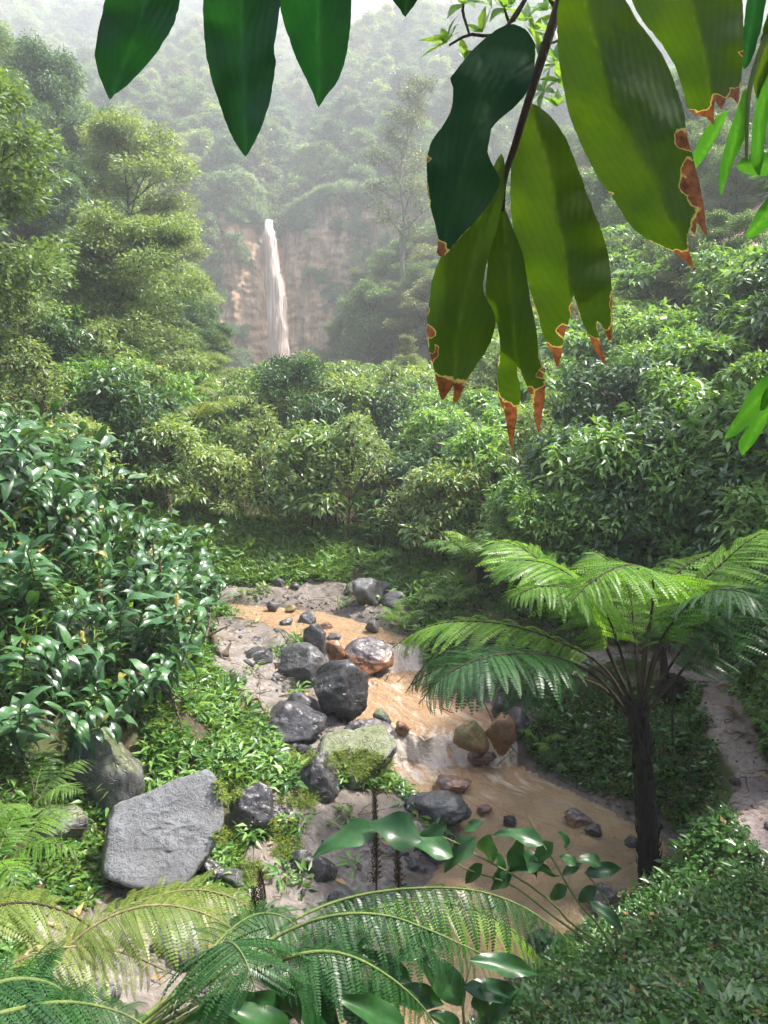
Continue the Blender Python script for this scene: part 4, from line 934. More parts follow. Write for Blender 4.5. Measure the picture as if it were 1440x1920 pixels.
n1 = wood(-46, -5, 22, 92, 3.4, ['layered1', 'layered3', 'feather1', 'round2', 'layered2', 'feather2', 'round1', 'layered1'],
     lambda x, y: valley(x, y) < -np.interp(y, [25, 40, 60, 92], [4.5, 4.5, 6, 13]) , LL, 'trees on the left hillside')
n2 = wood(-4, 48, 27, 94, 3.7, ['round1', 'sparse2', 'round3', 'layered3', 'round2', 'round3', 'sparse2', 'round1'],
     lambda x, y: valley(x, y) > np.interp(y, [27, 35, 50, 94], [10, 6.5, 5.0, 7.0]), LR, 'trees on the right hillside', .7, 1.1)
print('wood', n1, n2)
for px, pt, Y, k, sc, lb in [(757, 95, 62, 'sparse', 1.5, 'tall thin pale tree standing above the woods right of the waterfall'),
        (668, 410, 70, 'sparse2', .95, 'slender open tree just right of the waterfall cliff'),
        (690, 520, 58, 'round1', .8, 'rounded green tree right of the waterfall foot'),
        (640, 590, 72, 'round1', .62, 'small green tree against the right foot of the cliff'),
        (405, 600, 66, 'round3', .5, 'small tree left of the waterfall foot'),
        (235, 430, 32, 'layered1', .80, 'big light green tree with layered boughs at the left valley edge'),
        (300, 540, 36, 'layered2', .72, 'yellow-green layered tree beside the valley, left of the cliff'),
        (110, 350, 36, 'feather2', .95, 'blue-green feathery tree on the left between layered trees')]:
    p = D(px, pt, Y); hgt = {'sparse': 13, 'sparse2': 9, 'round1': 7.5, 'round3': 6.5, 'layered1': 9, 'layered2': 8, 'feather2': 9}[k] * sc
    put_tree(k, p[0], p[1], sc, lb, None, dz=float(np.clip(p[2] - hgt - ht(p[0], p[1]) + .1, -1.2, 1.2)))
nb = 0
for y in np.arange(14.5, 44, 2.0):
    for x in np.arange(-26, 24, 2.0):
        x_ = x + rng.uniform(-.9, .9); y_ = y + rng.uniform(-.9, .9); v = valley(x_, y_); z = ht(x_, y_); q0 = proj(np.array([x_, y_, z + 2.4]))
        if not (-8.2 > v or (v > 9 and y_ > 24)) or not -80 < q0[0] < 1520: continue
        if on_slip(x_, y_, z): continue
        if v < 0 and q0[0] > 330 or (v > 0 and q0[0] < 760): continue
        s_b = rng.uniform(.7, 1.15)
        if proj(np.array([x_, y_, z + 3 * s_b]))[1] < np.interp(q0[0], [0, 250, 330], [380, 560, 700]) and v < 0: continue
        put_tree('bush', x_, y_, s_b, ('small' if s_b < .85 else ('large' if s_b > 1.03 else 'rounded')) + ' bushy tree on the %s slope below the woods, %s %s' % ('left' if v < 0 else 'right', bins(y_, [20, 27, 35], ['nearest', 'near', 'further off', 'farthest']), at(q0[0])), 'bushes on the valley slopes', 'bush', 'bush'); nb += 1
print('bushes', nb)
for k in range(70):   # low growth between the left wood and the cliff foot
    px, py = rng.uniform(270, 445), rng.uniform(585, 705); p = hit(px, py)
    if not 26 < p[1] < 92: continue
    sb_ = np.clip(p[1] / 42, .6, 1.7) * rng.uniform(.6, 1.0)
    if proj(p + [0, 0, 2.6 * sb_])[1] < np.interp(px, [270, 360, 445], [420, 530, 620]): continue
    put_tree(['bush', 'bush', 'bushdark'][k % 3], p[0], p[1], sb_, ('dark ' if k % 3 == 2 else 'leafy ') + 'bush left of the waterfall foot, %s, %s' % (bins(p[1], [40, 55, 70], ['nearest', 'near', 'further off', 'close to the cliff']), bins(px, [315, 360, 400], ['far left', 'left', 'right', 'nearest the water'])), 'bushes left of the waterfall', 'bush', 'bush')
b = D(560, 790, 21); put_tree('bushdark', b[0], b[1], .80, 'dark green little tree rising from the thicket below the waterfall', None)
put_tree('layered3', -7.6, 13.2, .68, 'leafy tree leaning in at the upper left edge', None, dz=.5)
# far wood on the mountain: one mass
pts = []
for y in np.concatenate([np.arange(103.5, 165, 4.6), np.arange(165, 300, 6.5), np.arange(300, 500, 8)]):
    dx = 4.8 if y < 165 else (6.5 if y < 300 else 8.5)
    for x in np.arange(-.6 * y - 15, .6 * y + 15, dx):
        pts.append((x + rng.uniform(-.45, .45) * dx, y + rng.uniform(-2, 2)))
pts = np.array(pts); pts = np.vstack([pts, np.array([(x, y) for x in np.arange(-100, 110, 5) for y in np.arange(60, 103, 5) if (valley(x, y) < -28 or valley(x, y) > 45)]) + rng.uniform(-2, 2, (1, 2))])
gap = (np.abs(pts[:, 0] - FALLX - (pts[:, 1] - 104) * .02) > 1.6) | (pts[:, 1] > 128); pts = pts[gap]
hz_ = hgrid(*pts.T); pj = proj(np.column_stack([pts, hz_ + 4])); kp = (pj[:, 0] > -150) & (pj[:, 0] < 1590) & (pj[:, 1] > -200)
pts, hz_ = pts[kp], hz_[kp]; n = len(pts)
scatter('far_wood', FARM, np.column_stack([pts, hz_ - .6]), np.column_stack([rng.normal(0, .06, n), rng.normal(0, .06, n), rng.uniform(0, 6.28, n)]), rng.uniform(.55, 1.05, n) * np.interp(pts[:, 1], [110, 200, 400], [.9, 1.25, 1.7]),
        np.clip(((vnoise(pts / 16, 88) * .8 + .5 + rng.normal(0, .2, n)) * 5).astype(int), 0, 4), 'misty forest covering the mountain above and behind the waterfall', 'forest')
# plants clinging to the cliff
cvs = np.stack([UU, CYY, ZZ], -1).reshape(-1, 3); gp = greenc.ravel()
pk = rng.random(len(cvs)); cn = vnoise(np.stack([UU / 3.5, ZZ / 3.5], -1).reshape(-1, 2), 95)
ok = (np.abs(cvs[:, 0] - FALLX) > 2.6) & (((pk < .010 + .05 * (cn > .2)) & (gp > .5)) | (pk < .002 + .02 * (cn > .42)) | ((cvs[:, 2] > 0.93 * np.tile(topz, nv)) & (pk < .10) & (np.abs(cvs[:, 0] - FALLX) > 2.2)) | ((cvs[:, 2] < 11) & (pk < .12)) | ((cvs[:, 0] < -21) & (pk < .06))) | ((cvs[:, 2] > 28.2) & (np.abs(cvs[:, 0] - FALLX) > 1.3) & (np.abs(cvs[:, 0] - FALLX) < 5) & (pk < .35))
cb_ = cvs[ok] + [0, -.3, -.3]; n = len(cb_)
cl_m = [gen_tree(60 + i, 1.2, .9, .1, 9, .42, .7, 70, .24, .3, m, .4, .5, 'dome', 2)[1] for i, m in enumerate(('tree_mid', 'tree_yellow', 'tree_mid', 'tree_dark'))]
scatter('cliff_plants', cl_m, cb_, np.column_stack([rng.uniform(.2, .7, n), rng.normal(0, .2, n), rng.uniform(-.6, .6, n)]), rng.uniform(.45, 1.15, n), rng.integers(0, 4, n),
        'ferns and creepers clinging to the waterfall cliff', 'plants')

# ------------------------------------------------------------------ ginger
GLEAF = [mesh_np('leaf', *long_leaf(10, 4, w_, dr, fo, wv, 700 + i, twist=tw), mat=MAT['ginger']) for i, (w_, dr, fo, wv, tw) in enumerate(
    [(.34, 1.2, .25, .12, 0), (.38, 1.6, .2, .16, .2), (.32, 1.0, .3, .10, -.2), (.36, 1.9, .2, .14, .1), (.35, 1.4, .15, .16, -.3), (.33, 2.2, .25, .1, .3)])]
def cane(seed, L, lean, az):
    r = np.random.default_rng(seed); t = np.linspace(0, 1, 8); e = math.pi / 2 - lean * (0.35 + 0.9 * t ** 1.2)
    d = np.stack([np.cos(az) * np.cos(e), np.sin(az) * np.cos(e), np.sin(e)], -1) * L / 7
    return np.vstack([[0, 0, 0], np.cumsum(d, axis=0)])[:8]
def cane_leaves(P, seed, n=10, ll=.36, start=.28, up0=.55):
    r = np.random.default_rng(seed + 5); T = nrm(np.gradient(P, axis=0)); out = []
    side0 = r.uniform(0, 6.28)
    for k in range(n):
        f = start + (1 - start) * (k + .6) / n; i = f * (len(P) - 1); j = min(int(i), len(P) - 2); p = P[j] + (P[j + 1] - P[j]) * (i - j)
        tz = T[j]; h = nrm(np.cross(tz, [math.cos(side0), math.sin(side0), .3])); sg = 1 if k % 2 else -1
        last = k >= n - 2
        d = nrm(h * sg * (1.0 if not last else .6) + tz * (up0 if not last else up0 + .45) + r.normal(0, .18, 3) + [0, 0, .05]); upv = nrm(tz * .6 + np.array([0, 0, 1.0]) + r.normal(0, .2, 3))
        out.append((frames(d[None], upv[None])[0], p, ll * r.uniform(.8, 1.2) * (0.75 if k < 2 else 1)))
    return out
CANES = []
for i in range(12):
    L = rng.uniform(.6, 1.0); P = cane(800 + i, L, rng.uniform(.6, 1.2), 0.0); a = Acc(); a.tube(P, np.linspace(.011, .005, 8), 5)
    CANES.append((a.mesh('stem', MAT['stalk_green']), cane_leaves(P, 800 + i, 13, .27, .12, .2), P))
def flower_mesh(seed, mat, h=.26, w_=.055, nn=150):
    r = np.random.default_rng(seed); a = Acc(); a.tube([(0, 0, -.05), (0, 0, h)], [.012, .006], 5)
    z = r.uniform(0, h, nn); az = r.uniform(0, 6.28, nn); d = np.stack([np.cos(az), np.sin(az), r.uniform(.3, 1.0, nn)], -1)
    s_ = w_ * (1.1 - .5 * z / h) * r.uniform(.7, 1.3, nn)
    a.leaves(RHOMB, frames(d, r.normal(size=(nn, 3))), np.stack([0 * z, 0 * z, z], -1), np.stack([s_ * .45, s_, s_], -1), r.uniform(0, .7, nn)); return a.mesh('flower_spike', mat)
FLOWER = flower_mesh(1, MAT['flower'], .13, .036, 90); SPENT = flower_mesh(2, MAT['stalk_tan'], .2, .03, 90)
def ginger_plant(b, az, ncane, label, group, sc=1.0, spread=.9, flower=None):
    t = thing('ginger_plant', label, 'ginger plant', b, az, sc, group)
    for k in range(ncane):
        me, lv, P = CANES[rng.integers(12)]; a_ = rng.normal(0, spread)
        st = mk('stem', me, t, Matrix.Translation((rng.normal(0, .07), rng.normal(0, .07), -.04)) @ Matrix.Rotation(a_, 4, 'Z') @ Matrix.Scale(rng.uniform(.85, 1.2), 4))
        for R, p, s_ in lv:
            mk('leaf', GLEAF[rng.integers(len(GLEAF))], st, M4(R, p, s_))
        if flower and k == 0: mk('flower_spike', FLOWER if flower == 'y' else SPENT, st, Matrix.Translation(Vector([float(v) for v in P[-1]])))
    return t
LB = poly_world([(-700,1650,1.1),(30,1500,1.25),(165,1450,1.3),(300,1325,1.45),(365,1195,1.4),(375,1150,1.35),(355,1090,1.4),(330,1045,1.8),(240,1010,2.6),(-500,960,3.2)])
pts = []
c_ = sample_xy(4000, -8.5, -1.8, 5.2, 15.5); c_ = c_[in_poly(c_, LB)]
for p in c_:
    if all((p[0] - q[0]) ** 2 + (p[1] - q[1]) ** 2 > .34 ** 2 for q in pts): pts.append(p)
pts = np.array(pts); hz_ = hgrid(*pts.T); pj = proj(np.column_stack([pts, hz_ + .6]))
kp = (pj[:, 0] > -60) & (pj[:, 0] < 460); pts, hz_, pj = pts[kp], hz_[kp], pj[kp]
yl = np.array([(15,1215),(263,1060),(45,985),(62,725),(165,835),(238,1110),(120,1030)]); taken = {}
for i, p in enumerate(yl):
    d = np.hypot(*(pj[:, :2] - p - [0, 30]).T); k = int(d.argmin()); taken[k] = 'y'
print('left bank ginger', len(pts))
for i, (p, z) in enumerate(zip(pts, hz_)):
    fl_ = taken.get(i) or ('s' if rng.random() < .22 else None)
    lab = {'y': 'ginger with yellow flower spike on the left bank', 's': 'ginger with spent tan flower spike on the left bank',
           None: 'glossy dark ginger plant on the left bank'}[fl_]
    lab = lab + ', ' + bins(pj[i, 1], [760, 860, 960, 1060, 1160, 1260, 1360], ['at the very top', 'near the top', 'above the middle', 'in the middle', 'below the middle', 'low down', 'near the bottom', 'at the bottom']) + ' ' + bins(pj[i, 0], [70, 150, 230, 300], ['at the edge', 'near the edge', 'inside', 'towards the stream', 'nearest the stream'])
    ginger_plant((p[0], p[1], z), rng.normal(-.5, .7), 4, lab, 'ginger plants on the left bank', rng.uniform(.9, 1.15) * (1.25 if p[0] < -4.3 else 1.0), flower=fl_)
# ginger clumps of the thicket across the valley floor
LOWLEAF = [long_leaf(4, 2, w_, dr, .35, .08, 730 + i) for i, (w_, dr) in enumerate([(.24, .9), (.26, 1.3), (.22, .5)])]
def ginger_clump(seed, ncane, mat, ll=.36, Lc=(1.0, 1.6), nl=11):
    r = np.random.default_rng(seed); st = Acc(); fo = Acc()
    for k in range(ncane):
        P = cane(seed * 31 + k, r.uniform(*Lc), r.uniform(.3, 1.0), r.uniform(0, 6.28)) + np.append(r.normal(0, .22, 2), 0)
        st.tube(P, np.linspace(.012, .005, 8), 4)
        for R, p, s_ in cane_leaves(P, seed * 31 + k, nl, ll):
            fo.leaves(LOWLEAF[r.integers(3)], R[None], p[None], np.array([s_]), r.uniform(0, .35) + (r.random() < .03) * .6)
    return st.mesh('stems', MAT['stalk_green']), fo.mesh('foliage', MAT[mat])
GC = [ginger_clump(1, 7, 'ginger_mid'), ginger_clump(2, 8, 'ginger_mid'), ginger_clump(3, 7, 'ginger_mid'), ginger_clump(4, 8, 'ginger'), ginger_clump(5, 7, 'ginger')]
def clump_at(b, k, sc, label, group, flower=None):
    t = thing('ginger_plant', label, 'ginger plant', b, rng.uniform(0, 6.28), sc, group)
    o = mk('stems', GC[k][0], t); o['kind'] = 'stuff'; o = mk('foliage', GC[k][1], t); o['kind'] = 'stuff'
    if flower: mk('flower_spike', FLOWER if flower == 'y' else SPENT, t, Matrix.Translation((rng.normal(0, .2), rng.normal(0, .2), 1.35)))
    return t
# broad-leaved shrubs
SHR = [gen_tree(80 + i, 1.9, 1.15, .1, 20, .30, .6, 46, .17, .36, m, .7, .25, 'dome', 4, .03, 'twig', FOLD, up=.9) for i, m in enumerate(('shrub', 'shrub', 'shrub_dark', 'ginger_mid'))]
SHR.append(gen_tree(90, 2.0, 1.2, .12, 18, .36, .5, 24, .27, .42, 'shrub', .8, .35, 'dome', 4, .03, 'twig', FOLD, up=1.1))
SHR.append(gen_tree(91, 2.2, 1.1, .2, 16, .28, .55, 34, .12, .34, 'tree_yellow', .9, .15, 'tuft', 4, .03, 'twig', FOLD, up=.7))
def shrub_at(b, k, sc, label, group):
    t = thing('shrub', label, 'shrub', b, rng.uniform(0, 6.28), sc, group)
    mk('branches', SHR[k][0], t); o = mk('foliage', SHR[k][1], t); o['kind'] = 'stuff'; return t
pts = []
c_ = sample_xy(9000, -9, 13, 13.2, 40); c_ = c_[np.argsort(c_[:, 1])]
hz0 = hgrid(*c_.T); pj0 = proj(np.column_stack([c_, hz0])); v_ = valley(c_[:, 0], c_[:, 1])
def edge(px): return np.interp(px, [280, 330, 420, 560, 700, 800, 900, 1000], [960, 985, 985, 1005, 1040, 1060, 1075, 1090])
ok = (pj0[:, 0] > -50) & (pj0[:, 0] < 1520) & (pj0[:, 1] < edge(pj0[:, 0])) & (v_ > -9)
for p, z in zip(c_[ok], hz0[ok]):
    sp = np.interp(p[1], [13, 20, 40], [.62, .84, 1.4])
    if all((p[0] - q[0]) ** 2 + (p[1] - q[1]) ** 2 > sp * sp for q in pts[-220:]): pts.append((p[0], p[1], z))
print('thicket', len(pts))
ng = ns = 0
def hit_z(px, py, y): return D(px, py, y)[2]
for x, y, z in pts:
    px, py, _ = proj(np.array([x, y, z + 1]))
    if on_slip(x, y, z): continue
    row = bins(y, [15.5, 18.5, 22, 27], ['front row', 'second row', 'halfway back', 'further back', 'last row']) + ', ' + at(px)
    lim = np.interp(px, [0, 250, 330, 450, 560, 700, 820, 950, 1100], [560, 640, 715, 705, 695, 690, 670, 640, 420])
    room = (hit_z(px, lim, y) - z) / 2.1
    if room < .45: continue
    right = px > 930 + 60 * vnoise(np.array([[py / 80, 3.0]]), 5)[0]
    if rng.random() < (.66 if right else .36):
        k = int(rng.choice([0, 4, 1, 2, 4, 5] if right else [3, 3, 2, 0, 5])); sc = min(room, rng.uniform(.75, 1.2) * np.interp(y, [13, 30], [.85, 1.25]))
        big = 'tall ' if sc > 1.08 else ('low ' if sc < .85 else '')
        shrub_at((x, y, z), k, sc, big + ({4: 'broad-leaved shrub', 5: 'open yellow-green shrub', 2: 'dark shrub'}.get(k, 'bright green shrub') + ' on the right bank slope, ') + row if right else
                 big + ({3: 'pale shrub', 5: 'open yellow-green shrub', 2: 'dark shrub'}.get(k, 'green shrub') + ' in the valley thicket, ') + row, 'shrubs on the right bank' if right else 'shrubs in the valley thicket'); ns += 1
    else:
        k = int(rng.integers(0, 3)) if rng.random() < .75 else int(rng.integers(3, 5)); fl_ = 'y' if rng.random() < .06 else ('s' if rng.random() < .15 else None)
        clump_at((x, y, z), k, min(room * 1.3, rng.uniform(.8, 1.1) * np.interp(y, [13, 40], [.9, 1.3])),
                 ('leafy ginger clump' if not fl_ else ('yellow-flowered ginger clump' if fl_ == 'y' else 'ginger clump with spent flower')) + (' on the right bank slope, ' if right else ' in the valley thicket, ') + row,
                 'ginger clumps on the right bank' if right else 'ginger clumps in the valley thicket', fl_); ng += 1
print('clumps', ng, 'shrubs', ns)
for px, py, k, sc, lb in [(1060,770,'sparse2',.34,'thin little tree among the right bank shrubs, left of the others'),(1170,745,'layered2',.32,'small layered tree among the right bank shrubs'),(1270,700,'sparse2',.38,'thin little tree above the right bank shrubs'),
        (1350,640,'layered3',.36,'small layered tree high on the right bank'),(980,730,'layered2',.34,'small light layered tree behind the hanging leaf tips'),(760,760,'sparse2',.3,'thin little tree in the thicket right of centre'),(680,800,'layered2',.22,'small light layered tree in the middle of the thicket'),(400,800,'layered1',.24,'small yellow-green layered tree in the thicket left of centre')]:
    p = hit(px, py); put_tree(k, p[0], p[1], sc, lb, None)
# nearer shrubs on the right bank, between path and thicket
k_ = 0
for px, py, sc in [(1010,1130,.7),(1090,1140,.8),(1180,1150,.8),(1260,1140,.9),(1330,1150,.85),(1400,1160,.9),(1450,1200,.8),(1130,1100,1.0),(1220,1080,1.0),(1320,1080,1.1),(1400,1070,1.1),(1050,1060,.9),(1450,1100,1.0),(980,1090,.7),
                   (1440,1290,.55),(1455,1350,.5),(1470,1420,.45)]:
    b = hit(px, py); shrub_at(b, k_ % 3, sc, ['bright green', 'fresh green', 'dark green'][k_ % 3] + ' leafy shrub above the path, ' + ('low ' if sc < .75 else '') + bins(px, [1020, 1100, 1200, 1300, 1390, 1445], ['left of the fern crown', 'behind the left fern fronds', 'behind the middle of the fern crown', 'behind the right fern fronds', 'right of the fern crown', 'close to the right edge', 'at the right edge']) + bins(py, [1090, 1200], [', higher up', '', ', beside the path']), 'shrubs above the path'); k_ += 1

# ------------------------------------------------------------------ ground cover, herbs, moss, grass
def cover_mesh(seed, mat, nl, ll, lw, h, spread):
    r = np.random.default_rng(seed); a = Acc(); d = rdir(nl, .0, .7); P = d * np.array([spread, spread, 0]) * r.random((nl, 1)); P[:, 2] = h * r.random(nl)
    s_ = ll * r.uniform(.6, 1.3, nl); a.leaves(FOLD, frames(d + [0, 0, -.1], np.array([0, 0, 1.0]) + r.normal(0, .35, (nl, 3))), P, np.stack([s_ * lw, s_, s_], -1), r.uniform(0, .74, nl))
    return a.mesh('cover', MAT[mat])
def blade_mesh(seed, mat, nl, L, wdt, spread=.05, droop=1.2):
    r = np.random.default_rng(seed); a = Acc()
    for k in range(nl):
        V, q = long_leaf(5, 1, wdt, droop * r.uniform(.6, 1.3), 0, 0, seed + k); az = r.uniform(0, 6.28); e = r.uniform(.8, 1.5)
        d = np.array([math.cos(az) * math.cos(e), math.sin(az) * math.cos(e), math.sin(e)]); a.leaves((V, q), frames(d[None], np.array([[-d[0], -d[1], 1.2]])), np.append(r.normal(0, spread, 2), 0)[None], np.array([L * r.uniform(.6, 1.2)]), r.uniform(0, .5))
    return a.mesh('grass', MAT[mat])
COV = [cover_mesh(1, 'cover', 14, .036, .62, .06, .08), cover_mesh(2, 'cover', 14, .03, .66, .05, .08), cover_mesh(3, 'cover', 12, .05, .5, .10, .09), cover_mesh(4, 'cover_light', 12, .04, .5, .08, .09), cover_mesh(10, 'cover', 8, .09, .4, .14, .07), cover_mesh(11, 'dry_leaf', 5, .06, .5, .03, .1)]
HERB = [cover_mesh(5, 'cover_light', 10, .11, .34, .10, .08), cover_mesh(6, 'cover', 10, .12, .36, .12, .09), cover_mesh(7, 'shrub', 9, .15, .3, .14, .08), blade_mesh(8, 'cover_light', 12, .2, .06), cover_mesh(9, 'cover', 14, .06, .55, .07, .1)]
c_ = sample_xy(90000, -5.5, 6, 2.0, 16.5); h_, gv_, pm_, wd_ = terrain(c_, True)
pj = proj(np.column_stack([c_, h_])); inv = (pj[:, 0] > -80) & (pj[:, 0] < 1520) & (pj[:, 1] < 2050) & (gv_ < .5) & (pm_ < .5) & (wd_ > .05)
patch = vnoise(c_ / .5, 900) + .5 * vnoise(c_ / 1.6, 903)
rightside = (c_[:, 0] > .4 + .0 * c_[:, 1]) & (pj[:, 0] > 860)
ok = inv & rightside & (rng.random(len(c_)) < np.interp(c_[:, 1], [3, 8, 12], [1, .8, .35])) & (patch > -.62)
ex = np.array([hit(rng.uniform(985, 1345), rng.uniform(1290, 1610)) for _ in range(5200)]); ex = ex[(ex[:, 1] > 5.5) & (ex[:, 1] < 10)]
eh, eg, ep, ew = terrain(ex[:, :2], True); ex = ex[(ew > .08) & (ep < .5) & (ex[:, 2] > .12)]
ne = len(ex)
cp = np.vstack([np.column_stack([c_[ok], h_[ok]]), ex]); n = len(cp); print('cover', n)
scatter('ground_cover', COV, cp, np.column_stack([rng.normal(0, .25, n), rng.normal(0, .25, n), rng.uniform(0, 6.28, n)]), rng.uniform(.55, 1.15, n), rng.choice(6, n, p=[.33, .33, .18, .08, .05, .03]),
        'small-leaved creeping ground cover on the right bank and along the path', 'ground cover')
inv2 = (pj[:, 0] > -80) & (pj[:, 0] < 1520) & (pj[:, 1] < 2050) & (gv_ > .5) & (wd_ > .12) & (vnoise(c_ / .3, 931) > .45) & (c_[:, 1] > 5.6)
ok = (inv | (inv2 & (rng.random(len(c_)) < .35))) & ~rightside & (rng.random(len(c_)) < .75) & (patch > -.62) & ~((c_[:, 1] < 5.2) & (c_[:, 0] > -2.2))
n = ok.sum(); print('herbs', n)
hk0 = c_[ok]
hk = np.clip(((vnoise(c_[ok] / .8, 907) * .7 + .5 + rng.normal(0, .25, n)) * 5).astype(int), 0, 4)
hk = np.where((hk0[:, 1] > 12.3) & (rng.random(n) < .7), np.where(rng.random(n) < .5, 0, 3), hk)
scatter('herbs', HERB, np.column_stack([c_[ok], h_[ok]]), np.column_stack([rng.normal(0, .3, n), rng.normal(0, .3, n), rng.uniform(0, 6.28, n)]), rng.uniform(.55, 1.25, n) * np.interp(c_[ok][:, 1], [5, 9, 14], [.75, 1, 1.3]), hk,
        'mixed low herbs and weeds on the left bank and around the rocks', 'herbs')
HAZE = 0.0020
# ------------------------------------------------------------------ moss, grass tufts, litter
MOSS = [cover_mesh(21, 'moss', 22, .022, .4, .03, .035), cover_mesh(22, 'moss', 22, .02, .4, .03, .04)]
def tuft(px, py, L, mat, label, seed, nl=26, wdt=.03, droop=1.3, name='grass_tuft', base=None):
    b = hit(px, py) if base is None else base
    o = mk(name, blade_mesh(seed, mat, nl, L, wdt, .04, droop)); o.location = [float(v) for v in b]; o['kind'] = 'stuff' if False else o.get('kind', '')
    del o['kind']; return tag(o, label, 'grass')
tuft(215, 1525, .42, 'moss', 'yellow-green grass tuft hanging over the left of the large slab', 31, 30, .05, base=hit(225, 1500) + [0, 0, .05])
tuft(672, 1390, .16, 'cover_light', 'green grass tuft behind the mossy slab', 32)
tuft(600, 1350, .18, 'cover_light', 'green grass tuft right of the shiny rock', 33)
tuft(735, 1365, .14, 'cover_light', 'grass tuft on the small rock in mid stream', 34)
tuft(600, 1490, .14, 'cover', 'dark grass at the foot of the round grey stone', 35)
tuft(205, 1665, .16, 'cover', 'dark grass tuft at the left foot of the large slab', 36)
tuft(520, 1560, .2, 'moss', 'yellow-green grass beside the dark angular rock', 37)
tuft(1180, 1480, .3, 'moss', 'long hanging grass on the bank behind the fern trunk', 38, 40, .02, 2.2)
mo = []
for px, py, rx, ry, n in [(500,1420,90,30,500),(440,1400,60,40,260),(530,1560,30,24,200),(560,1500,40,20,160),(430,1470,26,40,200),(430,1590,30,40,240),(600,1555,60,20,0),(668,1432,62,26,260),(700,1455,36,16,120),(470,1640,30,20,130),(540,1600,30,14,120),(420,1345,30,20,100),(1265,1480,26,70,260),(590,1180,10,6,20)]:
    for k in range(n):
        a_ = rng.uniform(0, 6.28); q = rng.random() ** .5; mo.append((px + rx * q * math.cos(a_), py + ry * q * math.sin(a_)))
mh = []
from mathutils.bvhtree import BVHTree
bv = []
for o in MOSSY:
    M = Matrix.LocRotScale(o.location, o.rotation_euler, o.scale)
    bv.append(BVHTree.FromPolygons([M @ v.co for v in o.data.vertices], [p.vertices[:] for p in o.data.polygons]))
for px, py in mo:
    d = Vector(ray(px, py)).normalized(); g = hit(px, py); best = np.linalg.norm(g - CAM); loc = g
    for q in bv:
        l_, n_, i_, d_ = q.ray_cast(Vector(CAM), d)
        if l_ is not None and d_ < best: best = d_; loc = np.array(l_[:])
    mh.append(loc)
mh = np.array(mh); n = len(mh)
scatter('moss', MOSS, mh, np.column_stack([rng.normal(0, .3, n), rng.normal(0, .3, n), rng.uniform(0, 6.28, n)]), rng.uniform(.6, 1.5, n), rng.integers(0, 2, n), 'yellow-green moss cushions on rocks and damp ground', 'moss')

# fallen litter on bare ground
LIT = [cover_mesh(41, 'dry_leaf', 3, .05, .45, .01, .05), cover_mesh(42, 'dry_leaf', 2, .08, .35, .015, .05)]
for k in range(3):
    a = Acc(); r = np.random.default_rng(k + 900)
    for q in range(2): a.tube(np.cumsum(np.vstack([[0, 0, .006], r.normal(0, .018, (5, 3)) * [1, 1, .25] + [.035, .01 * (q - .5), 0]]), axis=0), np.linspace(.0045, .002, 6), 4)
    LIT.append(a.mesh('twig', MAT['twig']))
c_ = sample_xy(30000, -5, 5, 2.4, 14); h_, gv_, pm_, wd_ = terrain(c_, True); lc = vnoise(c_ / .4, 955)
ok = ((gv_ > .5) | (pm_ > .5) | (patch[:30000] > 9)) & (wd_ > .05) & (rng.random(len(c_)) < np.where(lc > .25, .32, .06)); c_ = c_[ok]; n = len(c_); print('litter', n)
scatter('litter', LIT, np.column_stack([c_, hgrid(*c_.T) + .004]), np.column_stack([rng.normal(0, .2, n), rng.normal(0, .2, n), rng.uniform(0, 6.28, n)]), rng.uniform(.5, 1.6, n), rng.integers(0, 5, n), 'dead leaves and twigs littering the gravel and path', 'litter')

# ------------------------------------------------------------------ branches, roots, logs, spent flower stems
def stick(pth, r0, r1, label, mat='twig', name='branch', cat='branch', kids=0, seed=0, sides=7):
    P = spline([D(x, y, d) if k == 'd' else hit(x, y) + [0, 0, d] for x, y, d, k in pth], 14); b = P[0].copy(); r = np.random.default_rng(seed)
    P = P + fbm(P * 9, 2, seed)[:, None] * np.array([.4, .3, .6]) * r0 * 2
    a = Acc(); a.tube(P - b, np.linspace(r0, r1, 14), sides)
    if kids:
        t = thing(name, label, cat, b); mk('stem', a.mesh('stem', MAT[mat]), t)
        for k in range(kids):
            i = r.integers(2, 13); d = nrm(r.normal(size=3) + [0, 0, .4]); L = r.uniform(.12, .4); q = np.array([P[i] - b, P[i] - b + d * L * .5 + r.normal(0, .02, 3), P[i] - b + d * L + r.normal(0, .05, 3)])
            a2 = Acc(); a2.tube(q, [r1 * 1.2, r1 * .8, r1 * .4], 5); mk('twig', a2.mesh('twig', MAT[mat]), t)
        return t
    o = mk(name, a.mesh(name, MAT[mat])); o.location = [float(v) for v in b]; return tag(o, label, cat)
stick([(372,1185,.12,'g'),(392,1205,.15,'g'),(400,1225,.10,'g'),(428,1238,.06,'g')], .06, .035, 'thick bent brown root at the edge of the left bank', name='root', cat='root', kids=6, seed=3)
stick([(380,1180,.25,'g'),(395,1200,.3,'g'),(385,1230,.2,'g')], .03, .015, 'upright broken root beside the bent root', name='root', cat='root', kids=5, seed=4)
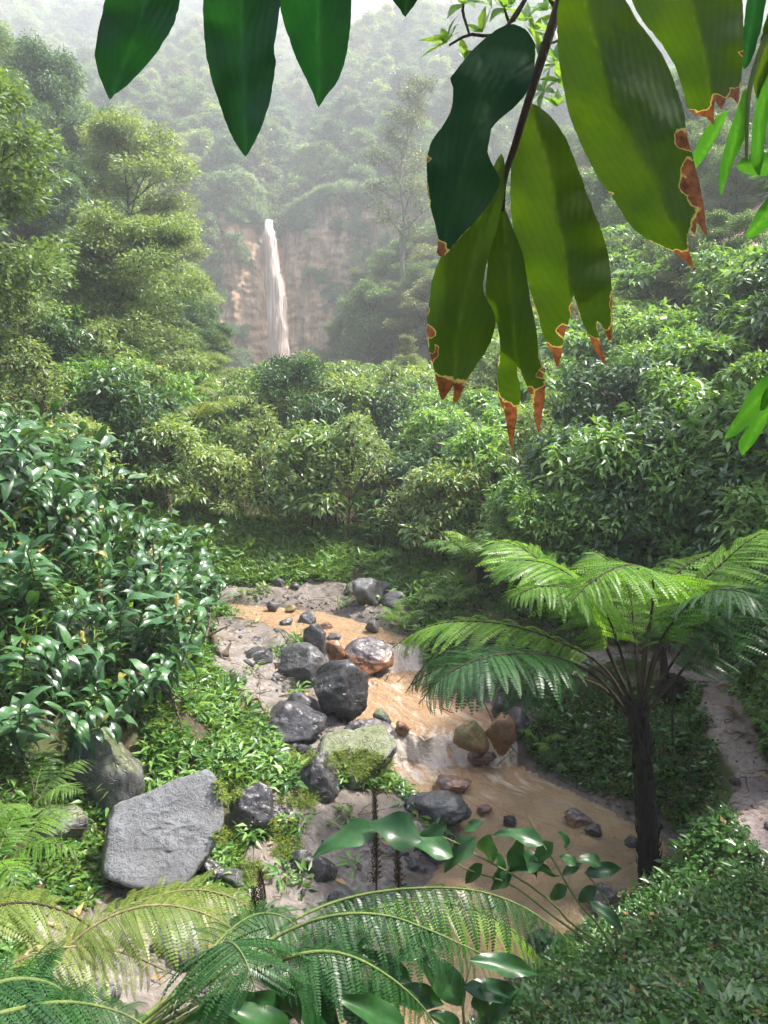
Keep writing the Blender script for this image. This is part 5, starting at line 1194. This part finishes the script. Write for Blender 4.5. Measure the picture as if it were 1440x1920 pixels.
for i, (pts_, lb) in enumerate([([(240,1300,.25,'g'),(300,1320,.22,'g'),(360,1345,.12,'g')], 'dark twiggy branch lying in the lower left thicket'), ([(285,1310,.2,'g'),(325,1345,.2,'g'),(340,1380,.1,'g')], 'brown forked twig hanging below the left thicket'),
        ([(250,1180,.9,'g'),(290,1185,.8,'g'),(330,1180,.7,'g')], 'broken brown branch stub among the ginger leaves'), ([(440,1355,.1,'g'),(480,1340,.2,'g'),(512,1375,.08,'g')], 'arched dark twig over the weeds left of the shiny rock'),
        ([(355,1140,.1,'g'),(380,1136,.1,'g'),(400,1134,.06,'g')], 'short log at the far left end of the stream'), ([(300,1265,.3,'g'),(310,1300,.3,'g'),(295,1330,.2,'g')], 'dry upright twig in the lower left thicket'),
        ([(20,1640,.1,'g'),(70,1600,.2,'g'),(110,1530,.25,'g')], 'thin dry branch in the shade left of the large slab'), ([(30,1560,.2,'g'),(90,1590,.15,'g'),(140,1640,.05,'g')], 'tangled dry twig in the shade left of the large slab'),
        ([(60,1680,.05,'g'),(110,1660,.05,'g'),(150,1690,.05,'g')], 'pale broken stick on the ground left of the large slab')]):
    stick(pts_, .016 + .01 * (i % 3 == 0), .006, lb, kids=7, seed=20 + i)
stick([(470,1580,.03,'g'),(500,1565,.06,'g'),(545,1545,.03,'g')], .018, .01, 'dark stick lying beside the dark angular rock', seed=41)
stick([(880,1462,.03,'g'),(905,1456,.1,'g'),(950,1464,.06,'g')], .018, .01, 'dark driftwood branch sticking out of the middle of the stream', kids=2, seed=42)
stick([(905,1345,.25,'g'),(935,1400,.2,'g'),(975,1432,.1,'g')], .012, .006, 'thin branch leaning across the tan block', kids=3, seed=43)
stick([(1155,1692,.06,'g'),(1190,1682,.08,'g'),(1222,1668,.1,'g')], .028, .02, 'orange-brown log end at the foot of the fern trunk', mat='stalk_tan', name='log', cat='log', seed=44)
stick([(0,1415,.35,'g'),(30,1420,.35,'g')], .05, .045, 'cut end of a dark log at the left edge', name='log', cat='log', seed=45)
stick([(700,1298,.03,'g'),(720,1305,.05,'g'),(745,1308,.03,'g')], .02, .01, 'reddish driftwood stick below the rounded boulder', kids=3, seed=46)
stick([(790,1298,.05,'g'),(830,1360,.25,'g'),(850,1375,.3,'g')], .012, .006, 'thin twig leaning in the stream above the cascade', kids=3, seed=47)
stick([(1240,1500,.02,'g'),(1290,1510,.06,'g'),(1330,1490,.05,'g')], .018, .01, 'dry root lying across the edge of the path', kids=6, seed=48)
stick([(1262,1470,.02,'g'),(1258,1400,.35,'g'),(1264,1372,.55,'g')], .014, .012, 'thin dark upright stick behind the fern trunk', mat='fern_bark', seed=49)
def spike(px, py0, py1, Y, label, seed):
    p0 = D(px, py1, Y); p1 = D(px - 4, py0, Y); L = np.linalg.norm(p1 - p0); r = np.random.default_rng(seed); t = thing('dead_flower_spike', label, 'flower spike', p0)
    a = Acc(); a.tube(spline([(0, 0, -.3), (0, 0, 0), (r.normal(0, .01), 0, L * .5), tuple(p1 - p0)], 10), np.linspace(.010, .004, 10), 5); mk('stem', a.mesh('stem', MAT['stalk_dark']), t)
    a = Acc(); n = int(L / .012)
    for k in range(n):
        f = k / n; c = (p1 - p0) * f
        for q in range(4):
            az = k * 1.1 + q * 1.571; d = np.array([math.cos(az), math.sin(az), .55]); l = .032 * (1.1 - .6 * f) * r.uniform(.7, 1.2); a.tube([c, c + d * l * .6, c + d * l + [0, 0, .006]], [.003, .003, .004], 3)
    o = mk('bristles', a.mesh('bristles', MAT['stalk_dark']), t); o['kind'] = 'stuff'
spike(706, 1478, 1650, 4.7, 'tallest dried brown flower spike standing in front of the gravel bar', 1)
spike(748, 1585, 1665, 4.5, 'short dried flower spike below the big ginger leaf', 2)
spike(492, 1632, 1722, 4.2, 'dried flower spike standing left of the gravel bar', 3)
spike(480, 1664, 1722, 4.2, 'smaller dried flower stem beside the left spike', 4)
# stump with dead fronds beside the path
sb = hit(1262, 1310); st = thing('stump', 'black stump with dead hanging fronds beside the path', 'stump', sb)
V, T = ico(4); Pk = V * np.array([.22, .18, .2]) * (1 + .3 * fbm(V * 3, 4, 7))[:, None]; mk('body', mesh_np('body', Pk + [0, 0, .1], T=T, mat=MAT['fern_bark']), st)
a = Acc(); a.tube(spline([(-.1, 0, 0), (-.12, 0, .3), (-.16, .02, .62)], 10), np.linspace(.07, .045, 10), 8); mk('trunk', a.mesh('trunk', MAT['fern_bark']), st)
for k in range(6):
    az = k * 1.1 + 2; a = Acc(); p = arch(az, .9, .5, 3.0) + [-.15, 0, .6]; a.tube(p, np.linspace(.012, .004, 9), 4)
    for j in range(2, 9):
        for q in range(3): a.tube([p[j], p[j] + [rng.normal(0, .03), rng.normal(0, .03), -.06], p[j] + [rng.normal(0, .04), rng.normal(0, .04), -rng.uniform(.08, .18)]], [.006, .004, .002], 3)
    mk('dead_frond', a.mesh('dead_frond', MAT['stalk_dark']), st)
# fallen leaves on path and gravel
for i, (px, py, L, lb, mt) in enumerate([(1180 + 175, 1333, .3, 'long pale fallen leaf across the path', 'dry_leaf'), (1340, 1408, .10, 'small pale leaf at the edge of the path', 'flower'), (1375, 1300, .26, 'pale leaf at the right side of the path bend', 'dry_leaf'),
        (45, 1790, .14, 'pale yellow dead leaf caught in the bottom left fern', 'flower'), (755, 790, .0, '', ''), (232, 1335, .16, 'yellow leaf in the weeds of the lower left bank', 'flower'), (1345, 1210, .3, 'large yellow leaf hanging over the path', 'flower'), (1440, 1240, .14, 'orange-brown leaf at the right edge beside the path', 'dry_leaf')]):
    if not L: continue
    b = D(px, py, 3.3) if i == 3 else hit(px, py) + [0, 0, .06]
    V, q = long_leaf(6, 4, .3, .7, .4, .1, 60 + i); o = mk('fallen_leaf', mesh_np('fallen_leaf', V * L, Q=q, mat=MAT[mt])); o.location = [float(v) for v in b]; o.rotation_euler = (rng.normal(0, .2), rng.normal(0, .2) + (.8 if i in (3, 6) else 0), rng.uniform(0, 6.28)); tag(o, lb, 'leaf')

# ------------------------------------------------------------------ foreground ginger over the pool
FGL = [mesh_np('leaf', *long_leaf(12, 6, w_, dr, fo, wv, 760 + i, twist=tw), mat=MAT['ginger_dark']) for i, (w_, dr, fo, wv, tw) in enumerate([(.38, .5, .35, .20, .1), (.42, .8, .3, .24, -.2), (.36, .35, .45, .18, .3), (.40, 1.1, .3, .2, -.1)])]
def leaf_px(t, base, a, b, da, db, k, wid=1.0, roll=None):
    p0 = D(a[0], a[1], da); p1 = D(b[0], b[1], db); p1 = p0 + (p1 - p0) * 1.25; d = p1 - p0; L = np.linalg.norm(d) * 1.08
    if roll is None: roll = rng.normal(0, .5)
    upv = np.array([math.sin(roll), -.55, math.cos(roll)]); dr = [.5, .8, .35, 1.1][k % 4]
    R = frames((nrm(d) + np.array([0, 0, .42 * dr]))[None], upv[None])[0]
    mk('leaf', FGL[k % 4], t, M4(R, p0 - base, (L * wid, L, L)))
def fg_ginger(label, base, stems, leaves, mat='stalk_green', rad=.008, name='ginger_plant'):
    t = thing(name, label, 'ginger plant', base); base = np.asarray(base, float)
    for s_ in stems:
        P = spline([D(x, y, d) - base for x, y, d in s_], 14); a = Acc(); a.tube(P, np.linspace(rad, rad * .45, 14), 6); mk('stem', a.mesh('stem', MAT[mat]), t)
    for i, (a_, b_, da, db, w_) in enumerate(leaves): leaf_px(t, base, a_, b_, da, db, i, w_)
    return t
q = 4.1
fb_ = D(1130, 1770, q); fb_[2] = ht(fb_[0], fb_[1])
fg_ginger('dark ginger stems with broad leaves leaning left over the pool', fb_, [
 [(1130,1770,q),(1071,1732,q),(1042,1699,q),(996,1662,q),(933,1624,q),(892,1603,q),(837,1570,q),(790,1572,q),(712,1551,q)],
 [(1145,1770,q),(1117,1728,q),(1096,1707,q),(1067,1666,q),(1042,1620,q),(1017,1582,q),(1000,1550,q),(985,1525,q)],
 [(1160,1770,q),(1142,1699,q),(1117,1660,q),(1096,1635,q)],
 [(1110,1770,q),(1040,1720,q),(960,1660,q),(880,1632,q),(837,1605,q)]],
 [((712,1551),(619,1600),q,q-.1,1.0),((790,1577),(708,1566),q-.1,q-.1,1.45),((837,1549),(790,1588),q,q,1.3),((850,1606),(778,1597),q-.1,q-.1,1.2),((893,1570),(848,1622),q,q-.05,1.3),((921,1565),(913,1618),q,q,1.5),
  ((971,1568),(962,1630),q,q,1.3),((1020,1584),(944,1581),q-.1,q-.1,.9),((1037,1580),(1010,1612),q,q,1.5),((1024,1610),(968,1640),q,q,1.2),((1048,1606),(1080,1624),q,q,1.3),((1083,1612),(1122,1630),q,q,1.2),
  ((1054,1641),(1085,1626),q,q,1.2),((1096,1638),(1155,1644),q,q,.9),((1119,1662),(1092,1688),q,q,1.4),((1064,1662),(1042,1690),q,q,1.4),((1000,1612),(1030,1650),q,q,1.3),((960,1640),(930,1668),q,q,1.4),((905,1620),(880,1650),q,q,1.4),
  ((1046,1560),(1062,1592),q,q,1.2),((870,1560),(900,1545),q,q,1.2),((1105,1690),(1150,1740),q-.1,q-.2,.9),((980,1600),(1003,1640),q,q,1.4),((930,1600),(938,1650),q,q,1.4)])
q = 2.9; fb_ = D(760, 2000, q); fb_[2] = ht(fb_[0], fb_[1])
fg_ginger('broad-leaved ginger under the fern fronds at the bottom edge', fb_, [
 [(770,2010,q),(745,1880,q),(740,1790,q+.2)],[(880,1990,q),(868,1880,q),(885,1800,q+.1)],[(600,2010,q),(620,1900,q),(640,1830,q)],[(470,2000,2.6),(455,1910,2.6),(422,1790,2.7)],[(700,2010,q),(690,1920,q),(660,1850,q)]],
 [((700,1905),(590,1835),q,q,0.94),((640,1935),(530,1880),q,q-.2,0.94),((770,1840),(690,1800),q,q,0.94),((870,1885),(780,1815),q,q,0.94),((880,1800),(980,1835),q,q,0.78),((868,1850),(955,1890),q,q,0.78),((560,1900),(470,1885),q,q-.1,0.94),
  ((720,1870),(810,1905),q,q,0.94),((620,1860),(560,1800),q,q,0.94),((500,1935),(400,1905),2.6,2.5,1.01),((740,1800),(820,1770),q,q+.1,0.94),((680,1850),(740,1890),q,q,1.01),((640,1900),(720,1945),q,q-.1,1.01),((585,1945),(520,1915),2.6,2.5,1.09),
  ((455,1880),(370,1925),2.6,2.4,0.94),((800,1900),(850,1945),q,q,0.86),((900,1850),(905,1930),q,q,0.78),((660,1830),(690,1770),q,q+.1,0.94),((760,1930),(660,1890),2.5,2.45,0.94),((540,1960),(450,1925),2.4,2.3,1.01),((900,1930),(960,1880),q,q,0.78)])

# ------------------------------------------------------------------ big leaves hanging into the top of the view
def hero_mat(name, c1, c2, tr, fac, gloss, spec=.28):
    s = NT(name); u = s.attr('u'); v = s.attr('v'); o = s.geo('Position')
    vein = s.n('ShaderNodeMath', _operation='SINE'); s.set(vein, 'i0', s.math('ADD', s.math('ADD', s.math('MULTIPLY', u, 620.0), s.math('MULTIPLY', v, 40.0)), s.math('MULTIPLY', s.noise(20, 3, .6, o), 9.0)))
    n1 = s.noise(14, 4, 0.6, o); n2 = s.noise(90, 3, 0.6, o)
    c = s.ramp(n1, [(0.3, c1), (0.7, c2)]); c = s.mix(s.math('MULTIPLY', s.math('ADD', vein.outputs[0], 1.0), 0.10), c, s.mix(1.0, c, (.55, .6, .5), 'MULTIPLY'))
    c = s.mix(s.ramp(u, [(0.0012, 0.85), (0.0042, 0.0)]), c, (c2[0] * 1.7, c2[1] * 1.45, c2[2] * 1.6))
    t = s.mix(1.0, c, tr, 'MULTIPLY'); d = s.math('ADD', s.attr('dry'), s.math('MULTIPLY', s.math('SUBTRACT', s.noise(60, 4, .7, o), .5), .5))
    dc = s.ramp(n2, [(.3, (.07, .025, .01)), (.7, (.24, .10, .04))])
    k1 = s.ramp(d, [(.43, 0.0), (.50, 1.0)]); k2 = s.ramp(d, [(.50, 0.0), (.57, 1.0)])
    c = s.mix(k2, s.mix(k1, c, (.55, .42, .10)), dc); t = s.mix(k2, s.mix(k1, t, (.65, .50, .14)), s.mix(1.0, dc, (1.4, 1.1, .9), 'MULTIPLY'))
    p = s.pbsdf(c, gloss, spec, s.bump(s.math('ADD', s.math('MULTIPLY', vein.outputs[0], .25), n1), .2, .002))
    mx = s.n('ShaderNodeMixShader'); s.set(mx, 'i0', fac); s.set(mx, 'i1', p); s.set(mx, 'i2', s.n('ShaderNodeBsdfTranslucent', Color=t).outputs[0])
    return s.done(mx.outputs[0])
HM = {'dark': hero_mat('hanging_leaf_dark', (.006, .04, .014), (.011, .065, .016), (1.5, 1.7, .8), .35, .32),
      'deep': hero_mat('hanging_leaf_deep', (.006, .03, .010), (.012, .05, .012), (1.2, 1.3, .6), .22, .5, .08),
      'lit': hero_mat('hanging_leaf_lit', (.024, .062, .004), (.042, .085, .006), (1.7, 1.55, .7), .5, .42),  # lit copy of the dark leaf green, painted as if light came through
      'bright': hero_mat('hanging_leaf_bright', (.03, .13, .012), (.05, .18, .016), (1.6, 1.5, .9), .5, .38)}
def hero_leaf(t, base, outline, midrib, Y0, Y1, mat, dry=(), fold=.25, wave=.003, step=9.0, seed=0, curl=0.0):
    O = np.array(outline, float); n = len(O); Q4 = np.vstack([O[-1:], O, O[:2]]); pts = []
    for i in range(n):
        a, b, c, d = Q4[i], Q4[i + 1], Q4[i + 2], Q4[(i + 3) if i + 3 < len(Q4) else 2]
        m = max(2, int(np.linalg.norm(c - b) / step)); tt = np.arange(m)[:, None] / m
        cr_ = .5 * (2 * b + (c - a) * tt + (2 * a - 5 * b + 4 * c - d) * tt ** 2 + (3 * b - a - 3 * c + d) * tt ** 3); pts.append(cr_ * .75 + (b + (c - b) * tt) * .25)
    E = np.vstack(pts); E = E + np.stack([vnoise(E / 9, seed + 1), vnoise(E / 9, seed + 2)], -1) * 1.1
    g = np.stack(np.meshgrid(np.arange(E[:, 0].min(), E[:, 0].max(), step), np.arange(E[:, 1].min(), E[:, 1].max(), step)), -1).reshape(-1, 2); g = g + rng.uniform(-1.5, 1.5, g.shape)
    g = g[in_poly(g, E)]; dmin = np.sqrt(((g[:, None] - E[None]) ** 2).sum(-1)).min(1); g = g[dmin > step * .55]
    vs = [Vector(p) for p in np.vstack([E, g])]; m = len(E)
    res = geometry.delaunay_2d_cdt(vs, [(i, (i + 1) % m) for i in range(m)], [list(range(m))], 1, 1e-4)
    P2 = np.array([v[:] for v in res[0]]); T = np.array([f for f in res[2] if len(f) == 3])
    mid = spline(midrib, 60); dm = np.sqrt(((P2[:, None] - mid[None]) ** 2).sum(-1)); k = dm.argmin(1); u = dm.min(1); v = k / 59.0
    tang = nrm(np.gradient(mid, axis=0)); side = np.sign((P2 - mid[k])[:, 0] * tang[k, 1] - (P2 - mid[k])[:, 1] * tang[k, 0])
    Yd = Y0 + (Y1 - Y0) * v + (u / F * (Y0 + Y1) / 2) * fold + wave * vnoise(P2 / 60, seed + 9) + wave * .9 * np.sin(v * 17 + side * 1.3) * np.minimum(u / 60, 1) + curl * side * u / F
    dr = np.zeros(len(P2)); de = np.sqrt(((P2[:, None] - E[None]) ** 2).sum(-1)).min(1)
    Pw = P2 + np.stack([fbm(P2 / 22, 3, seed + 70), fbm(P2 / 22, 3, seed + 80)], -1) * 16
    for x, y, r in dry: dr = np.maximum(dr, 1.15 - np.hypot(Pw[:, 0] - x, Pw[:, 1] - y) / r * .7)
    if dry: dr = np.maximum(dr, (.46 + .22 * vnoise(P2 / 28, seed + 95) - de / 9) * sstep(.35, .75, v + .25 * vnoise(P2 / 40, seed + 90)))
    P3 = np.array([D(p[0], p[1], y) for p, y in zip(P2, Yd)]); P3 = P3 - base
    uvn = u / F
    me = mesh_np('leaf', P3, T=T, mat=HM[mat], attrs={'u': uvn, 'v': v, 'dry': np.clip(dr, 0, 1)})
    return mk('leaf', me, t)
hb = D(480, -260, 1.0); t = thing('hanging_plant', 'three dark green pointed leaves hanging into the top left of the view', 'plant', hb)
a = Acc(); a.tube(spline([D(100, -200, 1.1) - hb, D(300, -190, 1.05) - hb, D(480, -160, 1.0) - hb, D(620, -150, 1.0) - hb, D(800, -170, 1.0) - hb], 16), np.linspace(.007, .004, 16), 7); mk('stem', a.mesh('stem', MAT['stalk_green']), t)
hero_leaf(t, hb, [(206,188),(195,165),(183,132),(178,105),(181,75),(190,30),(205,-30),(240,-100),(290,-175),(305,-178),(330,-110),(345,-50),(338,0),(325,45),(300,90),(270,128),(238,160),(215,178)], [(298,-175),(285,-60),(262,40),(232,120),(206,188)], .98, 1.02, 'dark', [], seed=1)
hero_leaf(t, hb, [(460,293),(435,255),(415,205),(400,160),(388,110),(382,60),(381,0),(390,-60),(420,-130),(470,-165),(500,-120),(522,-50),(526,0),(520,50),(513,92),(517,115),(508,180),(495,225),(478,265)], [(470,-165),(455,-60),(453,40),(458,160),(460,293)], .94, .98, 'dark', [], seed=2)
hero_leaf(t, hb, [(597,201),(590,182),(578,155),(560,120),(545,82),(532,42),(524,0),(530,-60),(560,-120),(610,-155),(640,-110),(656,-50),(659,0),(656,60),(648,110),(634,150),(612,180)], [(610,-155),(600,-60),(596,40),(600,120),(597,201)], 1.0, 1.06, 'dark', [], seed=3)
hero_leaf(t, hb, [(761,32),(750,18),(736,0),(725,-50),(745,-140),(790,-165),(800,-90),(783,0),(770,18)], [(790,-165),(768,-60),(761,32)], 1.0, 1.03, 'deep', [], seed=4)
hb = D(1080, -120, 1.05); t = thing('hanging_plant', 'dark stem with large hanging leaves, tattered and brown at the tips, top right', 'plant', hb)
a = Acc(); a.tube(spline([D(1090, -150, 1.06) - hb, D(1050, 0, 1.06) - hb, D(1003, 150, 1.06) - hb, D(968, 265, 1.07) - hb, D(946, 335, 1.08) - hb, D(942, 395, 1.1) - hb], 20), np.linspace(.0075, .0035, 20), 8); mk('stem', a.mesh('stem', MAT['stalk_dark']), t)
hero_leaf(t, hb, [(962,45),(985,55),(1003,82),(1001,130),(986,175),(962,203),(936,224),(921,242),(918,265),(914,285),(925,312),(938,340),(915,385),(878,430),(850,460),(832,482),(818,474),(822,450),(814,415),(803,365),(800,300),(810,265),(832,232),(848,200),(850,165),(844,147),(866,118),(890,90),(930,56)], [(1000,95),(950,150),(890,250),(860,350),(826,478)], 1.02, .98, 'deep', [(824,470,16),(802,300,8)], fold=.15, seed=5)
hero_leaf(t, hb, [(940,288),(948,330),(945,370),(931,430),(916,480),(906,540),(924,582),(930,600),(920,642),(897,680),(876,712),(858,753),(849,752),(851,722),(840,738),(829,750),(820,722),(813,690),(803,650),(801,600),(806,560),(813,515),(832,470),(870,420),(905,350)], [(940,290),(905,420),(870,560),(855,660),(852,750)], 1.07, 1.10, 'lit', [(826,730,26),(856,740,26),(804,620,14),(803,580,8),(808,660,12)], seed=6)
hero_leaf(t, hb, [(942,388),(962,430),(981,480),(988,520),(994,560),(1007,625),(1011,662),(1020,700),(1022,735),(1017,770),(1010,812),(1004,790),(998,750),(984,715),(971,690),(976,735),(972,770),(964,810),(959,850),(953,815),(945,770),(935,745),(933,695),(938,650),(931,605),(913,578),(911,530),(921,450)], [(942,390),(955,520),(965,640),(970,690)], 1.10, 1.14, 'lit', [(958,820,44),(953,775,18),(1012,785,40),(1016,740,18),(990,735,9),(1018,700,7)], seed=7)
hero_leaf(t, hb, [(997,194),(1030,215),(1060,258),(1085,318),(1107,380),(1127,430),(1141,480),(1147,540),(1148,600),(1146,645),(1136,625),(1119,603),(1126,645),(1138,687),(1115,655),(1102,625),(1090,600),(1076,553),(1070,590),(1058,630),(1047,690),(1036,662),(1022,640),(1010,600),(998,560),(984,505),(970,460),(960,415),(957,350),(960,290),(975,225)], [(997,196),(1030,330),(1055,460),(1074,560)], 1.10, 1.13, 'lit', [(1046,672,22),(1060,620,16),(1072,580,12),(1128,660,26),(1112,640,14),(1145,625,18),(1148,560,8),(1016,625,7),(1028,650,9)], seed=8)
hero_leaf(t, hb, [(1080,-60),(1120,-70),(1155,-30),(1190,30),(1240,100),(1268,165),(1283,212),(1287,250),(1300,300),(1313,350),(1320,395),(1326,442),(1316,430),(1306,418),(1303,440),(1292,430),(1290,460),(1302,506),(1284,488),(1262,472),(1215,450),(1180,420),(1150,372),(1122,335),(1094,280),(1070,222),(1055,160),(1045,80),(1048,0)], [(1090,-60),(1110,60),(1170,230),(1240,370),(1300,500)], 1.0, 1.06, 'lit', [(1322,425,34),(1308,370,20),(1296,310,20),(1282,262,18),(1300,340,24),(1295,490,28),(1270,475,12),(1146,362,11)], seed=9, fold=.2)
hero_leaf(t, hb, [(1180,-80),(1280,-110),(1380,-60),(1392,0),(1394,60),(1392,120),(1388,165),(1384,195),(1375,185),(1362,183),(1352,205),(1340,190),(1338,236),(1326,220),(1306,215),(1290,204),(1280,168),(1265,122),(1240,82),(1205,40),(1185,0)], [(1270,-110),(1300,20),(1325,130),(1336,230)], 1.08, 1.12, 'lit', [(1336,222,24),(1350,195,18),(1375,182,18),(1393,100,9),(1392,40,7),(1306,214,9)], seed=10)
hb = D(1480, 100, 1.3); t = thing('hanging_plant', 'bright green narrow leaves hanging at the upper right edge', 'plant', hb)
a = Acc(); a.tube(spline([D(1500, -60, 1.3) - hb, D(1440, 60, 1.3) - hb, D(1405, 170, 1.3) - hb, D(1400, 300, 1.3) - hb], 14), np.linspace(.006, .003, 14), 7); mk('stem', a.mesh('stem', MAT['stalk_green']), t)
for i, (o_, m_, y0, y1, mt) in enumerate([
    ([(1399,165),(1402,210),(1396,260),(1375,305),(1352,366),(1347,340),(1352,300),(1365,255),(1380,210)], [(1399,165),(1380,250),(1352,366)], 1.3, 1.34, 'bright'),
    ([(1365,205),(1350,245),(1325,290),(1300,320),(1296,300),(1312,260),(1335,228)], [(1365,205),(1335,260),(1300,320)], 1.34, 1.38, 'bright'),
    ([(1470,90),(1448,180),(1436,250),(1425,330),(1408,300),(1412,230),(1425,150),(1450,95)], [(1470,90),(1430,200),(1420,325)], 1.3, 1.34, 'bright'),
    ([(1480,270),(1440,285),(1405,290),(1380,310),(1395,325),(1435,330),(1480,320)], [(1480,295),(1430,308),(1382,312)], 1.32, 1.36, 'bright'),
    ([(1480,350),(1440,370),(1415,405),(1398,440),(1405,448),(1435,430),(1480,390)], [(1480,370),(1440,400),(1400,446)], 1.3, 1.34, 'bright'),
    ([(1440,-40),(1430,40),(1410,110),(1394,130),(1392,80),(1398,20),(1410,-50)], [(1425,-45),(1410,40),(1394,130)], 1.26, 1.3, 'dark'),
    ([(1470,20),(1455,90),(1435,150),(1420,185),(1412,150),(1425,80),(1445,10)], [(1458,15),(1435,100),(1420,185)], 1.28, 1.32, 'lit'),
    ([(1480,690),(1440,700),(1405,735),(1375,790),(1358,822),(1378,818),(1410,790),(1445,750),(1480,730)], [(1480,710),(1420,750),(1358,822)], 1.3, 1.34, 'bright'),
    ([(1480,720),(1440,760),(1410,790),(1385,830),(1392,853),(1415,830),(1445,780),(1480,750)], [(1480,735),(1430,785),(1392,853)], 1.32, 1.36, 'bright'),
    ([(1480,640),(1452,690),(1430,740),(1425,770),(1450,760),(1480,720)], [(1480,680),(1450,720),(1425,770)], 1.28, 1.32, 'bright')]):
    hero_leaf(t, hb, o_, m_, y0, y1, mt, [], seed=30 + i, step=8)

# ------------------------------------------------------------------ overhanging branch with whorled leaves and the shading tree
WL = [mesh_np('leaf', *long_leaf(6, 4, .36, dr, .25, .03, 780 + i), mat=MAT['shrub']) for i, dr in enumerate((.2, .6, -.2))]
hb = D(1100, -160, 3.0); t = thing('overhanging_branch', 'overhanging branch with whorls of oval leaves at the top centre', 'branch', hb)
for pth in ([(1100,-160,3.0),(1010,-40,3.0),(940,60,3.0),(880,65,3.0),(842,85,3.0)],[(1010,-40,3.0),(900,-30,2.9),(868,10,2.9),(880,65,2.9)],[(1000,-30,3.1),(960,40,3.1),(945,15,3.1)],[(1010,-40,3.0),(1060,60,3.3),(1010,90,3.2)]):
    a = Acc(); a.tube(spline([D(*p) - hb for p in pth], 12), np.linspace(.010, .004, 12), 6); mk('stem', a.mesh('stem', MAT['stalk_dark']), t)
for (px, py, d, n) in [(838,80,3.0,11),(868,8,2.9,10),(945,15,3.1,10),(905,60,3.05,7),(1010,90,3.2,9),(1030,60,3.25,8),(985,40,3.2,8),(900,-10,3.0,8),(830,-10,2.95,7),(1000,0,3.1,8),(1040,120,3.4,8),(870,110,3.1,5),(1050,20,3.6,9),(1020,170,3.7,9),(1045,200,3.8,8),(1000,60,3.6,9),(1060,90,3.7,9),(960,10,3.5,9),(1025,20,3.6,9),(985,110,3.7,8),(1050,150,3.6,9)]:
    c = D(px, py, d) - hb; ax = nrm(np.array([rng.normal(0, .4), -.3 + rng.normal(0, .3), .7]))
    for k in range(n):
        az = k * 2.4; e = rng.uniform(.0, .9); h1 = nrm(np.cross(ax, [1, .2, 0])); h2 = np.cross(ax, h1); dd = nrm((h1 * math.cos(az) + h2 * math.sin(az)) * math.cos(e) + ax * math.sin(e))
        mk('leaf', WL[k % 3], t, M4(frames(dd[None], ax[None])[0], c, rng.uniform(.085, .125)))
put_tree('round2', 8.3, 5.0, .85, 'shady tree beyond the right edge above the path', None, dz=.3)
put_tree('bushdark', 6.5, 9.4, 1.2, 'dark small-leaved tree crowding the right edge', None, dz=.4)
put_tree('feather2', 6.6, 10.6, .42, 'dark feathery conifer at the right edge', None, dz=.3)
# ------------------------------------------------------------------ misty air
s = NT('misty_air')
v = s.n('ShaderNodeVolumePrincipled', Density=HAZE)
s.set(v, 'Color', (0.90, 0.93, 0.99)); s.set(v, 'Anisotropy', 0.25)
s.t.links.new(v.outputs[0], s.out.inputs['Volume'])
x0, x1, y0, y1, z0, z1 = float(gx.min() - 2), float(gx.max() + 2), float(gy.min() - 2), float(gy.max() + 2), float(H.min() - 1), float(H.max() + 16)
hv = [(x, y, z) for z in (z0, z1) for y in (y0, y1) for x in (x0, x1)]
hq = [(0, 2, 3, 1), (4, 5, 7, 6), (0, 1, 5, 4), (1, 3, 7, 5), (3, 2, 6, 7), (2, 0, 4, 6)]
haze = mk('haze', mesh_np('haze', np.array(hv), Q=np.array(hq), mat=s.m, smooth=False))
tag(haze, 'pale mist filling the valley air', None, None, 'stuff')
